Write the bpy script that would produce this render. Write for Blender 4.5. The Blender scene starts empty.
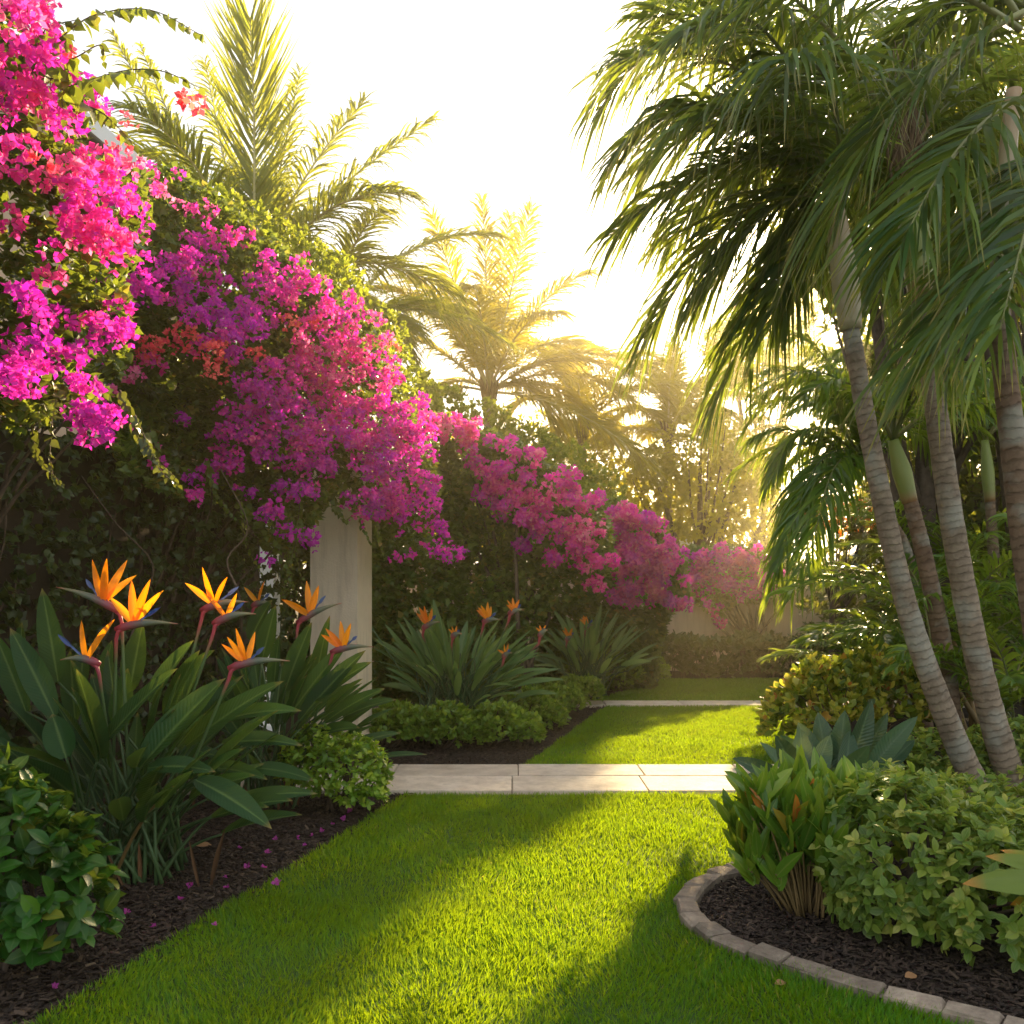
import bpy, math, numpy as np
from mathutils import Vector
R = math.radians
rng = np.random.default_rng(11)
scene = bpy.context.scene
col = scene.collection

# ------------------------------------------------------------------ camera, sky, sun, exposure
F, EYE, HY = 900.0, 1.5, 590.0
cd = bpy.data.cameras.new('camera'); cam = bpy.data.objects.new('camera', cd); col.objects.link(cam)
cam.location = (0, 0, EYE); cam.rotation_euler = (R(90), 0, 0)
cd.sensor_width = 36; cd.lens = F / 1024 * 36; cd.shift_y = (HY - 512) / 1024
cd.clip_start = 0.05; cd.clip_end = 2000
cd.dof.use_dof = True; cd.dof.focus_distance = 5.2; cd.dof.aperture_fstop = 4.5
scene.camera = cam

SUNPX = (880, 228)
S = np.array([(SUNPX[0] - 512) / F, 1.0, (HY - SUNPX[1]) / F]); S /= np.linalg.norm(S)
w = bpy.data.worlds.new('World'); scene.world = w; w.use_nodes = True
nt = w.node_tree; bg = nt.nodes['Background']; sky = nt.nodes.new('ShaderNodeTexSky')
sky.sky_type = 'NISHITA'; sky.sun_disc = False
sky.sun_elevation = math.asin(S[2]); sky.sun_rotation = math.atan2(S[0], S[1])
sky.air_density = 1.0; sky.dust_density = 2.0; sky.ozone_density = 1.0
bg.inputs['Strength'].default_value = 0.05; VEIL = 4.3
hz_ = nt.nodes.new('ShaderNodeHueSaturation'); hz_.inputs['Saturation'].default_value = 0.5; hz_.inputs['Value'].default_value = 0.65
nt.links.new(sky.outputs[0], hz_.inputs['Color'])
vn = nt.nodes.new('ShaderNodeTexNoise'); vn.inputs['Scale'].default_value = 2.2; vn.inputs['Detail'].default_value = 5; vn.inputs['Roughness'].default_value = .55
vm = nt.nodes.new('ShaderNodeMapping'); vm.inputs['Scale'].default_value = (1, 1, 2.5); vc = nt.nodes.new('ShaderNodeTexCoord')
nt.links.new(vc.outputs['Generated'], vm.inputs[0]); nt.links.new(vm.outputs[0], vn.inputs['Vector'])
vr = nt.nodes.new('ShaderNodeValToRGB'); vr.color_ramp.elements[0].position = .3; vr.color_ramp.elements[1].position = .7
vr.color_ramp.elements[0].color = (.80, .86, .94, 1); vr.color_ramp.elements[1].color = (1, .99, .97, 1); nt.links.new(vn.outputs[0], vr.inputs[0])
vs = nt.nodes.new('ShaderNodeMix'); vs.data_type = 'RGBA'; vs.blend_type = 'MULTIPLY'; vs.inputs[0].default_value = 1; vs.inputs[7].default_value = (VEIL, VEIL, VEIL, 1)
nt.links.new(vr.outputs[0], vs.inputs[6]); va = nt.nodes.new('ShaderNodeMix'); va.data_type = 'RGBA'; va.blend_type = 'ADD'; va.inputs[0].default_value = 1
nt.links.new(hz_.outputs[0], va.inputs[6]); nt.links.new(vs.outputs[2], va.inputs[7]); nt.links.new(va.outputs[2], bg.inputs[0])
sd = bpy.data.lights.new('sun', 'SUN'); sun = bpy.data.objects.new('sun', sd); col.objects.link(sun)
sd.energy = 5.0; sd.angle = R(0.6); sd.color = (1.0, 0.76, 0.42)
sun.rotation_euler = Vector(-S).to_track_quat('-Z', 'Y').to_euler()
scene.view_settings.view_transform = 'Standard'; scene.view_settings.look = 'None'
scene.view_settings.exposure = 2.0; scene.view_settings.gamma = 1.0
scene.cycles.use_denoising = True
scene.cycles.max_bounces = 8; scene.cycles.transmission_bounces = 6; scene.cycles.diffuse_bounces = 4
scene.cycles.glossy_bounces = 2; scene.cycles.transparent_max_bounces = 4; scene.cycles.volume_bounces = 0
scene.cycles.sample_clamp_indirect = 6.0

# ------------------------------------------------------------------ helpers
def at(px, py, d): return np.array([(px - 512) / F * d, d, EYE - (py - HY) / F * d])
def gp(px, py):
    d = F * EYE / (py - HY); return np.array([(px - 512) / F * d, d, 0.0])
def unit(v): return v / np.maximum(np.linalg.norm(v, axis=-1, keepdims=True), 1e-9)
def bez(p0, p1, p2, n):
    t = np.linspace(0, 1, n)[:, None]
    return (1 - t) ** 2 * p0 + 2 * t * (1 - t) * p1 + t * t * p2
def smooth_path(pts, n=8):
    P = np.array(pts, float); P = np.vstack([2 * P[0] - P[1], P, 2 * P[-1] - P[-2]]); out = []
    for i in range(1, len(P) - 2):
        for t in np.linspace(0, 1, n, endpoint=False):
            a, b, c, d = P[i - 1:i + 3]
            out.append(.5 * (2 * b + (c - a) * t + (2 * a - 5 * b + 4 * c - d) * t * t + (3 * b - a - 3 * c + d) * t ** 3))
    out.append(P[-2]); return np.array(out)
def rdir(n): return unit(rng.normal(size=(n, 3)))
UP = np.array([0, 0, 1.0])

class Tpl:                                     # small shape: verts, faces as lists, (along, across) per vertex
    def __init__(s, v, f, yz):
        s.v = np.array(v, float); s.yz = np.array(yz, float)
        s.loops = np.array([i for q in f for i in q], np.int64); s.counts = np.array([len(q) for q in f], np.int64)
def leaf_tpl(prof, fold=.2, curl=-.25, wave=0):
    n = len(prof); v = []; yz = []; f = []
    for i, wd in enumerate(prof):
        t = i / (n - 1); z = curl * t * t
        for sx in (-1, 0, 1):
            v.append((sx * wd, t, z + abs(sx) * wd * fold + (wave * math.sin(i * 2.4 + sx) if sx else 0))); yz.append((t, abs(sx)))
    for i in range(n - 1):
        a = i * 3
        f += [(a, a + 1, a + 4, a + 3), (a + 1, a + 2, a + 5, a + 4)]
    return Tpl(v, f, yz)
OVATE = leaf_tpl([.03, .24, .30, .22, .01], .25, -.2)
OVATE2 = leaf_tpl([.03, .20, .29, .25, .02], .1, .15)
LANCE = leaf_tpl([.03, .10, .15, .14, .09, .005], .3, -.3)
OBOV = leaf_tpl([.03, .12, .21, .24, .16, .02], .2, -.15)
HEART = leaf_tpl([.06, .33, .37, .27, .12, .005], .22, -.22)
SIMPLE = Tpl([(0, 0, 0), (-.27, .5, .06), (0, .5, 0), (.27, .5, .06), (0, 1, -.1)], [(0, 2, 4, 1), (0, 3, 4, 2)],
             [(0, 0), (.5, 1), (.5, 0), (.5, 1), (1, 0)])
def floret_tpl(open_):
    v = []; f = []; yz = []
    for k in range(3):
        a = k * 2.094; c, s = math.cos(a), math.sin(a); b = len(v)
        for (u, x, h) in ((0.02, 0, 0), (.45, -.42, .1), (.5, 0, -.03), (.45, .42, .1), (1, 0, .02)):
            r = u * math.sin(open_); z = u * math.cos(open_) + h * .6
            v.append((c * r - s * x, s * r + c * x, z)); yz.append((u, abs(x) * 2))
        f += [(b, b + 3, b + 4, b + 2), (b, b + 2, b + 4, b + 1)]
    return Tpl([(p[0], p[2], p[1]) for p in v], f, yz)
FLOR = [floret_tpl(.75), floret_tpl(1.05)]

class G:                                       # collects geometry, builds ONE mesh object
    def __init__(s): s.V = []; s.L = []; s.C = []; s.A = []; s.M = []; s.n = 0; s.mi = 0
    def add(s, V, loops, counts, A):
        s.V.append(np.asarray(V, float)); s.L.append(np.asarray(loops) + s.n); s.C.append(np.asarray(counts))
        s.A.append(np.asarray(A, float)); s.M.append(np.full(len(counts), s.mi)); s.n += len(V)
    def scatter(s, tpl, P, D, N, sc, rnd, wid=1.0):
        P = np.atleast_2d(P); n = len(P)
        if n == 0: return
        D = unit(np.broadcast_to(D, (n, 3))); N = np.broadcast_to(N, (n, 3))
        X = unit(np.cross(D, N) + 1e-6); Z = np.cross(X, D)
        sc = np.broadcast_to(np.asarray(sc, float), (n,)); wd = sc * wid
        k = len(tpl.v); t = tpl.v
        V = (P[:, None] + X[:, None] * (t[None, :, 0:1] * wd[:, None, None]) + D[:, None] * (t[None, :, 1:2] * sc[:, None, None])
             + Z[:, None] * (t[None, :, 2:3] * wd[:, None, None])).reshape(-1, 3)
        loops = (tpl.loops[None] + (np.arange(n) * k)[:, None]).ravel()
        A = np.empty((n, k, 3)); A[:, :, 0] = np.broadcast_to(rnd, (n,))[:, None]; A[:, :, 1:] = tpl.yz[None]
        s.add(V, loops, np.tile(tpl.counts, n), A.reshape(-1, 3))
    def tube(s, path, rad, sides=6, rnd=.5, norm=False, flat=1.0, cap=True):
        P = np.asarray(path, float); n = len(P); rad = np.broadcast_to(np.asarray(rad, float), (n,))
        T = unit(np.gradient(P, axis=0)); h = UP if abs(T[0] @ UP) < .9 else np.array([0, -1.0, 0])
        X = unit(np.cross(T, h)); Y = np.cross(T, X)
        a = np.linspace(0, 2 * np.pi, sides, endpoint=False)
        V = (P[:, None] + rad[:, None, None] * (X[:, None] * np.cos(a)[None, :, None] + flat * Y[:, None] * np.sin(a)[None, :, None])).reshape(-1, 3)
        i, j = np.meshgrid(np.arange(n - 1), np.arange(sides), indexing='ij'); j2 = (j + 1) % sides
        q = np.stack([i * sides + j, i * sides + j2, (i + 1) * sides + j2, (i + 1) * sides + j], -1).reshape(-1, 4)
        ln = np.r_[0, np.cumsum(np.linalg.norm(np.diff(P, axis=0), axis=1))]
        if norm: ln = ln / max(ln[-1], 1e-9)
        A = np.zeros((n, sides, 3)); A[:, :, 0] = rnd; A[:, :, 1] = ln[:, None]; A[:, :, 2] = (a / (2 * np.pi))[None]
        loops = q.ravel(); counts = np.full(len(q), 4)
        if cap:
            loops = np.r_[loops, np.arange(sides)[::-1], (n - 1) * sides + np.arange(sides)]; counts = np.r_[counts, sides, sides]
        s.add(V, loops, counts, A.reshape(-1, 3))
    def poly(s, V, faces, rnd=.5):
        V = np.asarray(V, float); A = np.zeros((len(V), 3)); A[:, 0] = rnd
        s.add(V, np.array([i for q in faces for i in q]), np.array([len(q) for q in faces]), A)
    def box(s, c, size, rz=0.0, rnd=.5, bev=0.0, jit=0.0):
        x, y, z = np.asarray(size) / 2; b = min(bev, x * .9, y * .9, z * .9)
        def ring(zz, ins): return [(-x + ins, -y + ins, zz), (x - ins, -y + ins, zz), (x - ins, y - ins, zz), (-x + ins, y - ins, zz)]
        rs = ring(-z, 0) + (ring(z - b, 0) + ring(z, b) if b > 0 else ring(z, 0)); nr = len(rs) // 4
        V = np.array(rs) + (rng.normal(size=(len(rs), 3)) * jit if jit else 0)
        c_, s_ = math.cos(rz), math.sin(rz)
        V = np.stack([V[:, 0] * c_ - V[:, 1] * s_, V[:, 0] * s_ + V[:, 1] * c_, V[:, 2]], 1) + np.asarray(c)
        f = [(3, 2, 1, 0)]
        for r in range(nr - 1):
            for k in range(4): f.append((r * 4 + k, r * 4 + (k + 1) % 4, r * 4 + 4 + (k + 1) % 4, r * 4 + 4 + k))
        f.append(tuple((nr - 1) * 4 + k for k in range(4)))
        s.poly(V, f, rnd)
    def build(s, name, mats, parent=None, smooth=True, loc=None):
        V = np.concatenate(s.V); L = np.concatenate(s.L); C = np.concatenate(s.C); A = np.concatenate(s.A); M = np.concatenate(s.M)
        off = np.array(loc if loc is not None else (0, 0, 0), float)
        if parent is not None:
            o = parent
            while o is not None: off = off + np.array(o.location); o = o.parent
        me = bpy.data.meshes.new(name)
        me.vertices.add(len(V)); me.vertices.foreach_set('co', (V - off).astype(np.float32).ravel())
        me.loops.add(len(L)); me.loops.foreach_set('vertex_index', L.astype(np.int32))
        me.polygons.add(len(C)); me.polygons.foreach_set('loop_start', np.r_[0, np.cumsum(C)[:-1]].astype(np.int32))
        me.polygons.foreach_set('use_smooth', np.full(len(C), smooth)); me.polygons.foreach_set('material_index', M.astype(np.int32))
        at_ = me.attributes.new('leaf', 'FLOAT_VECTOR', 'POINT'); at_.data.foreach_set('vector', A.astype(np.float32).ravel())
        for m in (mats if isinstance(mats, (list, tuple)) else [mats]): me.materials.append(m)
        me.update(calc_edges=True)
        ob = bpy.data.objects.new(name, me); col.objects.link(ob)
        if parent is not None: ob.parent = parent
        elif loc is not None: ob.location = loc
        return ob
def tag(o, label=None, cat=None, group=None, kind=None):
    for k, v in (('label', label), ('category', cat), ('group', group), ('kind', kind)):
        if v: o[k] = v
    return o
def thing(name, loc, label, cat, group=None):
    o = bpy.data.objects.new(name, None); col.objects.link(o); o.location = [float(x) for x in loc]; o.empty_display_size = .1
    return tag(o, label, cat, group)
def structure(o): return tag(o, kind='structure')

# ------------------------------------------------------------------ materials
def new_mat(name):
    m = bpy.data.materials.new(name); m.use_nodes = True; t = m.node_tree; t.nodes.clear()
    return m, t, (lambda ty: t.nodes.new(ty)), t.links.new
def ramp(nd, stops):
    e = nd.color_ramp.elements
    while len(e) < len(stops): e.new(.5)
    for el, (p, c) in zip(e, stops): el.position = p; el.color = (*c, 1)
def math_node(N, ln, op, a, b=None, c=None):
    n = N('ShaderNodeMath'); n.operation = op
    for i, x in enumerate((a, b, c)):
        if x is None: continue
        if isinstance(x, (int, float)): n.inputs[i].default_value = x
        else: ln(x, n.inputs[i])
    return n.outputs[0]
def mix_col(N, ln, fac, a, b, mode='MIX'):
    n = N('ShaderNodeMix'); n.data_type = 'RGBA'; n.blend_type = mode
    for i, x in ((0, fac), (6, a), (7, b)):
        if isinstance(x, (int, float)): n.inputs[i].default_value = x
        elif isinstance(x, tuple): n.inputs[i].default_value = (*x, 1)
        else: ln(x, n.inputs[i])
    return n.outputs[2]
def leaf_mat(name, stops, trans=.4, tcol=None, tmix=.5, rough=.45, mid=None, tip=None, edge=None, along=None, spec=.5, vein=0, gain=1.6, mott=.35, mscale=1.3):
    m, t, N, ln = new_mat(name); out = N('ShaderNodeOutputMaterial')
    a = N('ShaderNodeAttribute'); a.attribute_name = 'leaf'; sp = N('ShaderNodeSeparateXYZ'); ln(a.outputs['Vector'], sp.inputs[0])
    r = N('ShaderNodeValToRGB'); ramp(r, stops); ln(sp.outputs[1 if along else 0], r.inputs[0]); c = r.outputs[0]
    no = N('ShaderNodeTexNoise'); no.inputs['Scale'].default_value = mscale; no.inputs['Detail'].default_value = 3
    tc = N('ShaderNodeTexCoord'); ln(tc.outputs['Object'], no.inputs['Vector'])
    v = math_node(N, ln, 'MULTIPLY_ADD', no.outputs[0], mott * 2, 1 - mott)
    h = N('ShaderNodeHueSaturation'); ln(c, h.inputs['Color']); ln(v, h.inputs['Value']); c = h.outputs[0]
    if edge: c = mix_col(N, ln, math_node(N, ln, 'MULTIPLY', math_node(N, ln, 'SMOOTH_MIN', sp.outputs[2], 1.0, .1), edge[1]), c, edge[0])
    if tip:
        g = N('ShaderNodeMapRange'); ln(sp.outputs[1], g.inputs[0]); g.inputs[1].default_value = tip[1]; g.inputs[2].default_value = 1
        c = mix_col(N, ln, g.outputs[0], c, tip[0])
    if mid:
        g = N('ShaderNodeMapRange'); ln(sp.outputs[2], g.inputs[0]); g.inputs[1].default_value = .02; g.inputs[2].default_value = .15
        g.inputs[3].default_value = .65; g.inputs[4].default_value = 0
        c = mix_col(N, ln, g.outputs[0], c, mid)
    p = N('ShaderNodeBsdfPrincipled'); ln(c, p.inputs['Base Color']); p.inputs['Roughness'].default_value = rough
    p.inputs['Specular IOR Level'].default_value = spec
    if vein:
        wv = math_node(N, ln, 'SINE', math_node(N, ln, 'MULTIPLY', math_node(N, ln, 'ADD', sp.outputs[1], math_node(N, ln, 'MULTIPLY', sp.outputs[2], -.12)), vein))
        b = N('ShaderNodeBump'); b.inputs['Strength'].default_value = .25; b.inputs['Distance'].default_value = .004; ln(wv, b.inputs['Height']); ln(b.outputs[0], p.inputs['Normal'])
    if trans > 0:
        tr = N('ShaderNodeBsdfTranslucent'); h2 = N('ShaderNodeHueSaturation'); ln(c, h2.inputs['Color']); h2.inputs['Value'].default_value = gain
        h2.inputs['Saturation'].default_value = 1.05
        tcx = h2.outputs[0]
        if tcol: tcx = mix_col(N, ln, tmix, tcx, tcol)
        ln(tcx, tr.inputs[0]); mx = N('ShaderNodeMixShader'); mx.inputs[0].default_value = trans
        ln(p.outputs[0], mx.inputs[1]); ln(tr.outputs[0], mx.inputs[2]); ln(mx.outputs[0], out.inputs[0])
    else: ln(p.outputs[0], out.inputs[0])
    return m
def solid_mat(name, c1, c2, scale=4, rough=.8, bump=.3, bscale=30, dist=.01, spec=.3, coords='Object', detail=6, c3=None, streak=None):
    m, t, N, ln = new_mat(name); out = N('ShaderNodeOutputMaterial'); tc = N('ShaderNodeTexCoord')
    no = N('ShaderNodeTexNoise'); no.inputs['Scale'].default_value = scale; no.inputs['Detail'].default_value = detail; no.inputs['Roughness'].default_value = .65
    ln(tc.outputs[coords], no.inputs['Vector']); r = N('ShaderNodeValToRGB')
    ramp(r, [(.3, c1), (.7, c2)] if c3 is None else [(.28, c1), (.55, c2), (.75, c3)]); ln(no.outputs[0], r.inputs[0]); c = r.outputs[0]
    a = N('ShaderNodeAttribute'); a.attribute_name = 'leaf'; sp = N('ShaderNodeSeparateXYZ'); ln(a.outputs['Vector'], sp.inputs[0])
    h = N('ShaderNodeHueSaturation'); ln(c, h.inputs['Color']); ln(math_node(N, ln, 'MULTIPLY_ADD', sp.outputs[0], .6, .7), h.inputs['Value'])
    if streak:
        mp = N('ShaderNodeMapping'); mp.inputs['Scale'].default_value = (7, 7, .7); ln(tc.outputs[coords], mp.inputs[0]); sn = N('ShaderNodeTexNoise'); sn.inputs['Scale'].default_value = 1.5
        sn.inputs['Detail'].default_value = 7; sn.inputs['Roughness'].default_value = .7; ln(mp.outputs[0], sn.inputs['Vector']); sg = N('ShaderNodeMapRange'); ln(sn.outputs[0], sg.inputs[0])
        sg.inputs[1].default_value = .48; sg.inputs[2].default_value = .72; sg.inputs[4].default_value = .55; hc = mix_col(N, ln, sg.outputs[0], h.outputs[0], streak)
    b2 = N('ShaderNodeTexNoise'); b2.inputs['Scale'].default_value = bscale; b2.inputs['Detail'].default_value = 8; ln(tc.outputs[coords], b2.inputs['Vector'])
    bp = N('ShaderNodeBump'); bp.inputs['Strength'].default_value = bump; bp.inputs['Distance'].default_value = dist; ln(b2.outputs[0], bp.inputs['Height'])
    p = N('ShaderNodeBsdfPrincipled'); ln(hc if streak else h.outputs[0], p.inputs['Base Color']); p.inputs['Roughness'].default_value = rough
    p.inputs['Specular IOR Level'].default_value = spec; ln(bp.outputs[0], p.inputs['Normal']); ln(p.outputs[0], out.inputs[0])
    return m
def bark_mat(name, c1, c2, ringc, spacing):
    m, t, N, ln = new_mat(name); out = N('ShaderNodeOutputMaterial')
    a = N('ShaderNodeAttribute'); a.attribute_name = 'leaf'; sp = N('ShaderNodeSeparateXYZ'); ln(a.outputs['Vector'], sp.inputs[0])
    tc = N('ShaderNodeTexCoord'); no = N('ShaderNodeTexNoise'); no.inputs['Scale'].default_value = 9; no.inputs['Detail'].default_value = 8; no.inputs['Roughness'].default_value = .7
    ln(tc.outputs['Object'], no.inputs['Vector']); r = N('ShaderNodeValToRGB'); ramp(r, [(.35, c1), (.66, c2)]); ln(no.outputs[0], r.inputs[0])
    y = math_node(N, ln, 'ADD', math_node(N, ln, 'DIVIDE', sp.outputs[1], spacing), math_node(N, ln, 'MULTIPLY', no.outputs[0], 1.7))
    fr = math_node(N, ln, 'FRACT', y); rg = N('ShaderNodeValToRGB'); ramp(rg, [(0, (1, 1, 1)), (.12, (.9, .9, .9)), (.26, (0, 0, 0)), (.9, (.1, .1, .1)), (1, (1, 1, 1))]); ln(fr, rg.inputs[0])
    c = mix_col(N, ln, math_node(N, ln, 'MULTIPLY', rg.outputs[0], .32), r.outputs[0], ringc)
    n3 = N('ShaderNodeTexNoise'); n3.inputs['Scale'].default_value = 3.1; n3.inputs['Detail'].default_value = 5; ln(tc.outputs['Object'], n3.inputs['Vector'])
    g = N('ShaderNodeMapRange'); ln(n3.outputs[0], g.inputs[0]); g.inputs[1].default_value = .54; g.inputs[2].default_value = .64; g.inputs[4].default_value = .6
    c = mix_col(N, ln, g.outputs[0], c, (.36, .37, .31))
    hgt = math_node(N, ln, 'ADD', math_node(N, ln, 'MULTIPLY', rg.outputs[0], -.6), no.outputs[0])
    bp = N('ShaderNodeBump'); bp.inputs['Strength'].default_value = .8; bp.inputs['Distance'].default_value = .012; ln(hgt, bp.inputs['Height'])
    p = N('ShaderNodeBsdfPrincipled'); ln(c, p.inputs['Base Color']); p.inputs['Roughness'].default_value = .85; ln(bp.outputs[0], p.inputs['Normal']); ln(p.outputs[0], out.inputs[0])
    return m
YEL = (.55, .50, .04)
M = {}
M['boug_leaf'] = leaf_mat('bougainvillea leaf', [(0, (.035, .085, .012)), (.5, (.08, .155, .022)), (.85, (.15, .22, .03)), (1, (.24, .20, .04))], .45, YEL, .35, .4)
M['bract'] = leaf_mat('magenta bract', [(0, (.54, .04, .50)), (.3, (.72, .06, .54)), (.6, (.80, .07, .46)), (.85, (.84, .11, .42)), (1, (.86, .28, .50))], .5, None, .5, .6, gain=1.2, mott=.15, spec=.2)
M['coral'] = leaf_mat('coral bract', [(0, (.84, .09, .20)), (.6, (.88, .16, .18)), (1, (.90, .32, .24))], .5, None, .5, .6, gain=1.2, mott=.15, spec=.2)
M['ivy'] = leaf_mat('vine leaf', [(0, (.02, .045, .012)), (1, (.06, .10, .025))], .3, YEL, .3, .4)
M['strel'] = leaf_mat('strelitzia leaf', [(0, (.012, .058, .018)), (.7, (.025, .09, .022)), (1, (.06, .15, .03))], .3, (.30, .42, .04), .5, .48, tip=((.28, .17, .05), .90), mid=(.16, .26, .07), vein=150, mott=.25, spec=.3)
M['strel_lit'] = leaf_mat('strelitzia leaf painted lit', [(0, (.05, .13, .05)), (.6, (.10, .21, .08)), (1, (.20, .32, .09))], .4, (.40, .48, .06), .5, .42, mid=(.2, .3, .12), mott=.25)  # same strelitzia leaf painted lighter, standing in for light on the farther clumps
M['strel_stem'] = leaf_mat('strelitzia stalk', [(0, (.05, .10, .03)), (.7, (.07, .14, .05)), (1, (.22, .12, .04))], 0, rough=.5)
M['sepal'] = leaf_mat('orange sepal', [(0, (.90, .24, .012)), (1, (.95, .40, .025))], .4, None, .5, .5, gain=1.2, mott=.1)
M['tongue'] = leaf_mat('blue tongue', [(0, (.03, .07, .25)), (1, (.10, .16, .35))], .1, rough=.4)
M['spathe'] = leaf_mat('spathe', [(0, (.42, .045, .07)), (.22, (.30, .08, .11)), (.5, (.13, .17, .13)), (.85, (.25, .24, .12)), (1, (.45, .12, .08))], .1, rough=.4, along=True)
M['flower_stalk'] = leaf_mat('flower stalk', [(0, (.06, .13, .04)), (.86, (.10, .17, .06)), (.95, (.42, .06, .09)), (1, (.42, .05, .08))], 0, rough=.45, along=True)
M['sheath'] = leaf_mat('dry sheath', [(0, (.10, .05, .02)), (1, (.24, .12, .05))], 0, rough=.8)
M['shrub'] = leaf_mat('glossy shrub leaf', [(0, (.011, .06, .008)), (.6, (.026, .115, .014)), (.93, (.07, .20, .016)), (1, (.20, .22, .03))], .35, (.35, .45, .03), .5, .34, mid=(.10, .18, .05), spec=.35)
M['lime'] = leaf_mat('lime shrub leaf', [(0, (.06, .17, .015)), (.5, (.19, .36, .03)), (1, (.40, .52, .06))], .45, YEL, .4, .4)
M['lowhedge'] = leaf_mat('low shrub leaf', [(0, (.08, .18, .02)), (.6, (.17, .31, .04)), (1, (.32, .44, .06))], .45, YEL, .45, .4)
M['hedge'] = leaf_mat('hedge leaf', [(0, (.02, .055, .015)), (1, (.06, .11, .025))], .3, YEL, .3, .4, mid=(.12, .16, .06))
M['variegated'] = leaf_mat('variegated leaf', [(0, (.04, .13, .012)), (.4, (.11, .25, .022)), (.75, (.30, .40, .05)), (1, (.56, .55, .13))], .45, YEL, .35, .36, spec=.35, mid=(.25, .30, .12), edge=((.42, .44, .16), .35))
M['croton'] = leaf_mat('croton leaf', [(0, (.05, .15, .015)), (.55, (.13, .27, .025)), (.80, (.30, .40, .04)), (.90, (.55, .20, .03)), (1, (.60, .12, .04))], .4, YEL, .4, .3, mid=(.30, .36, .08))
M['yellow_croton'] = leaf_mat('yellow croton leaf', [(0, (.06, .13, .02)), (.35, (.24, .32, .03)), (.6, (.50, .48, .07)), (.95, (.60, .52, .09)), (1, (.55, .18, .05))], .4, YEL, .3, .35)
M['broad'] = leaf_mat('broad leaf', [(0, (.025, .075, .035)), (1, (.055, .13, .05))], .2, YEL, .3, .4, mid=(.10, .17, .08), vein=120)
M['brom'] = leaf_mat('strap leaf', [(0, (.10, .20, .02)), (1, (.30, .32, .04))], .3, YEL, .3, .35, tip=((.55, .22, .03), .75))
M['cane'] = leaf_mat('cane', [(0, (.13, .09, .03)), (1, (.30, .20, .08))], 0, rough=.7)
M['frond'] = leaf_mat('palm leaflet', [(0, (.012, .055, .012)), (.5, (.035, .11, .02)), (1, (.15, .24, .045))], .48, (.50, .48, .03), .5, .36, spec=.4, gain=1.9, tip=((.30, .22, .07), .80))
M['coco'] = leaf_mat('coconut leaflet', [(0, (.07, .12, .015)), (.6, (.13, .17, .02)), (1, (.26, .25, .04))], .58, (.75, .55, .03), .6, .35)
M['coco_green'] = leaf_mat('green coconut leaflet', [(0, (.05, .11, .015)), (.6, (.10, .17, .02)), (1, (.22, .25, .04))], .5, (.60, .52, .03), .5, .35)
M['areca'] = leaf_mat('areca leaflet', [(0, (.05, .14, .018)), (.6, (.12, .26, .028)), (1, (.28, .40, .045))], .5, YEL, .5, .32)
M['rachis'] = leaf_mat('frond stalk', [(0, (.10, .14, .04)), (1, (.28, .27, .10))], 0, rough=.5)
M['coco_rachis'] = leaf_mat('coconut stalk', [(0, (.35, .33, .13)), (1, (.48, .42, .18))], 0, rough=.5)
M['shaft'] = leaf_mat('crownshaft', [(0, (.34, .30, .18)), (.5, (.40, .36, .22)), (1, (.42, .28, .16))], 0, rough=.45, along=True, mott=.3, mscale=3)
M['shaft_green'] = leaf_mat('green crownshaft', [(0, (.30, .16, .08)), (.2, (.22, .26, .07)), (1, (.30, .38, .10))], 0, rough=.45, along=True, mott=.25, mscale=3)
M['fibre'] = leaf_mat('palm fibre', [(0, (.10, .06, .03)), (1, (.22, .15, .08))], 0, rough=.9)
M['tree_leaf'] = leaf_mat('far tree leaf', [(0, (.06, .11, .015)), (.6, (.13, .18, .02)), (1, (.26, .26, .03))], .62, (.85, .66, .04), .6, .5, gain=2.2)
M['bush_leaf'] = leaf_mat('bush leaf', [(0, (.06, .13, .015)), (.6, (.15, .23, .025)), (1, (.32, .34, .04))], .56, YEL, .45, .45)
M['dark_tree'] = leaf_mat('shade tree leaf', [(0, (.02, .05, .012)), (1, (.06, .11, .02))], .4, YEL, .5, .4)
M['flame'] = leaf_mat('orange blossom', [(0, (.75, .12, .02)), (1, (.85, .28, .04))], .4, None, .5, .6, mott=.1)
M['grass'] = leaf_mat('grass blade', [(0, (.028, .15, .008)), (.55, (.050, .22, .012)), (.9, (.10, .30, .018)), (.965, (.2, .32, .03)), (1, (.34, .30, .10))], .5, (.60, .56, .008), .5, .45, mott=.3, mscale=1.0, spec=.35)
M['turf'] = solid_mat('turf soil', (.03, .07, .012), (.06, .11, .018), 40, .95, .5, 120)
M['mulch'] = solid_mat('mulch', (.012, .008, .006), (.04, .027, .018), 30, .95, 1.0, 70, .03, c3=(.075, .05, .033))
M['chip'] = leaf_mat('mulch chip', [(0, (.014, .009, .006)), (.6, (.045, .028, .018)), (.93, (.09, .06, .04)), (1, (.22, .16, .10))], 0, rough=.85)
M['slab'] = solid_mat('paving slab', (.44, .37, .29), (.60, .52, .42), 6, .8, .5, 40, .008, c3=(.68, .61, .50), streak=(.36, .30, .23))
M['edge'] = solid_mat('edging stone', (.17, .135, .105), (.30, .245, .19), 14, .95, .8, 40, .012, c3=(.42, .35, .27))
M['mortar'] = solid_mat('mortar', (.16, .13, .10), (.24, .20, .16), 30, .95, .5, 80)
M['stucco'] = solid_mat('cream stucco', (.60, .51, .38), (.70, .60, .46), 2.5, .9, .6, 70, .008, streak=(.40, .33, .24))
M['vinewall'] = solid_mat('weathered wall', (.06, .048, .036), (.11, .088, .066), 2.5, .95, .4, 60, .006)
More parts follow.
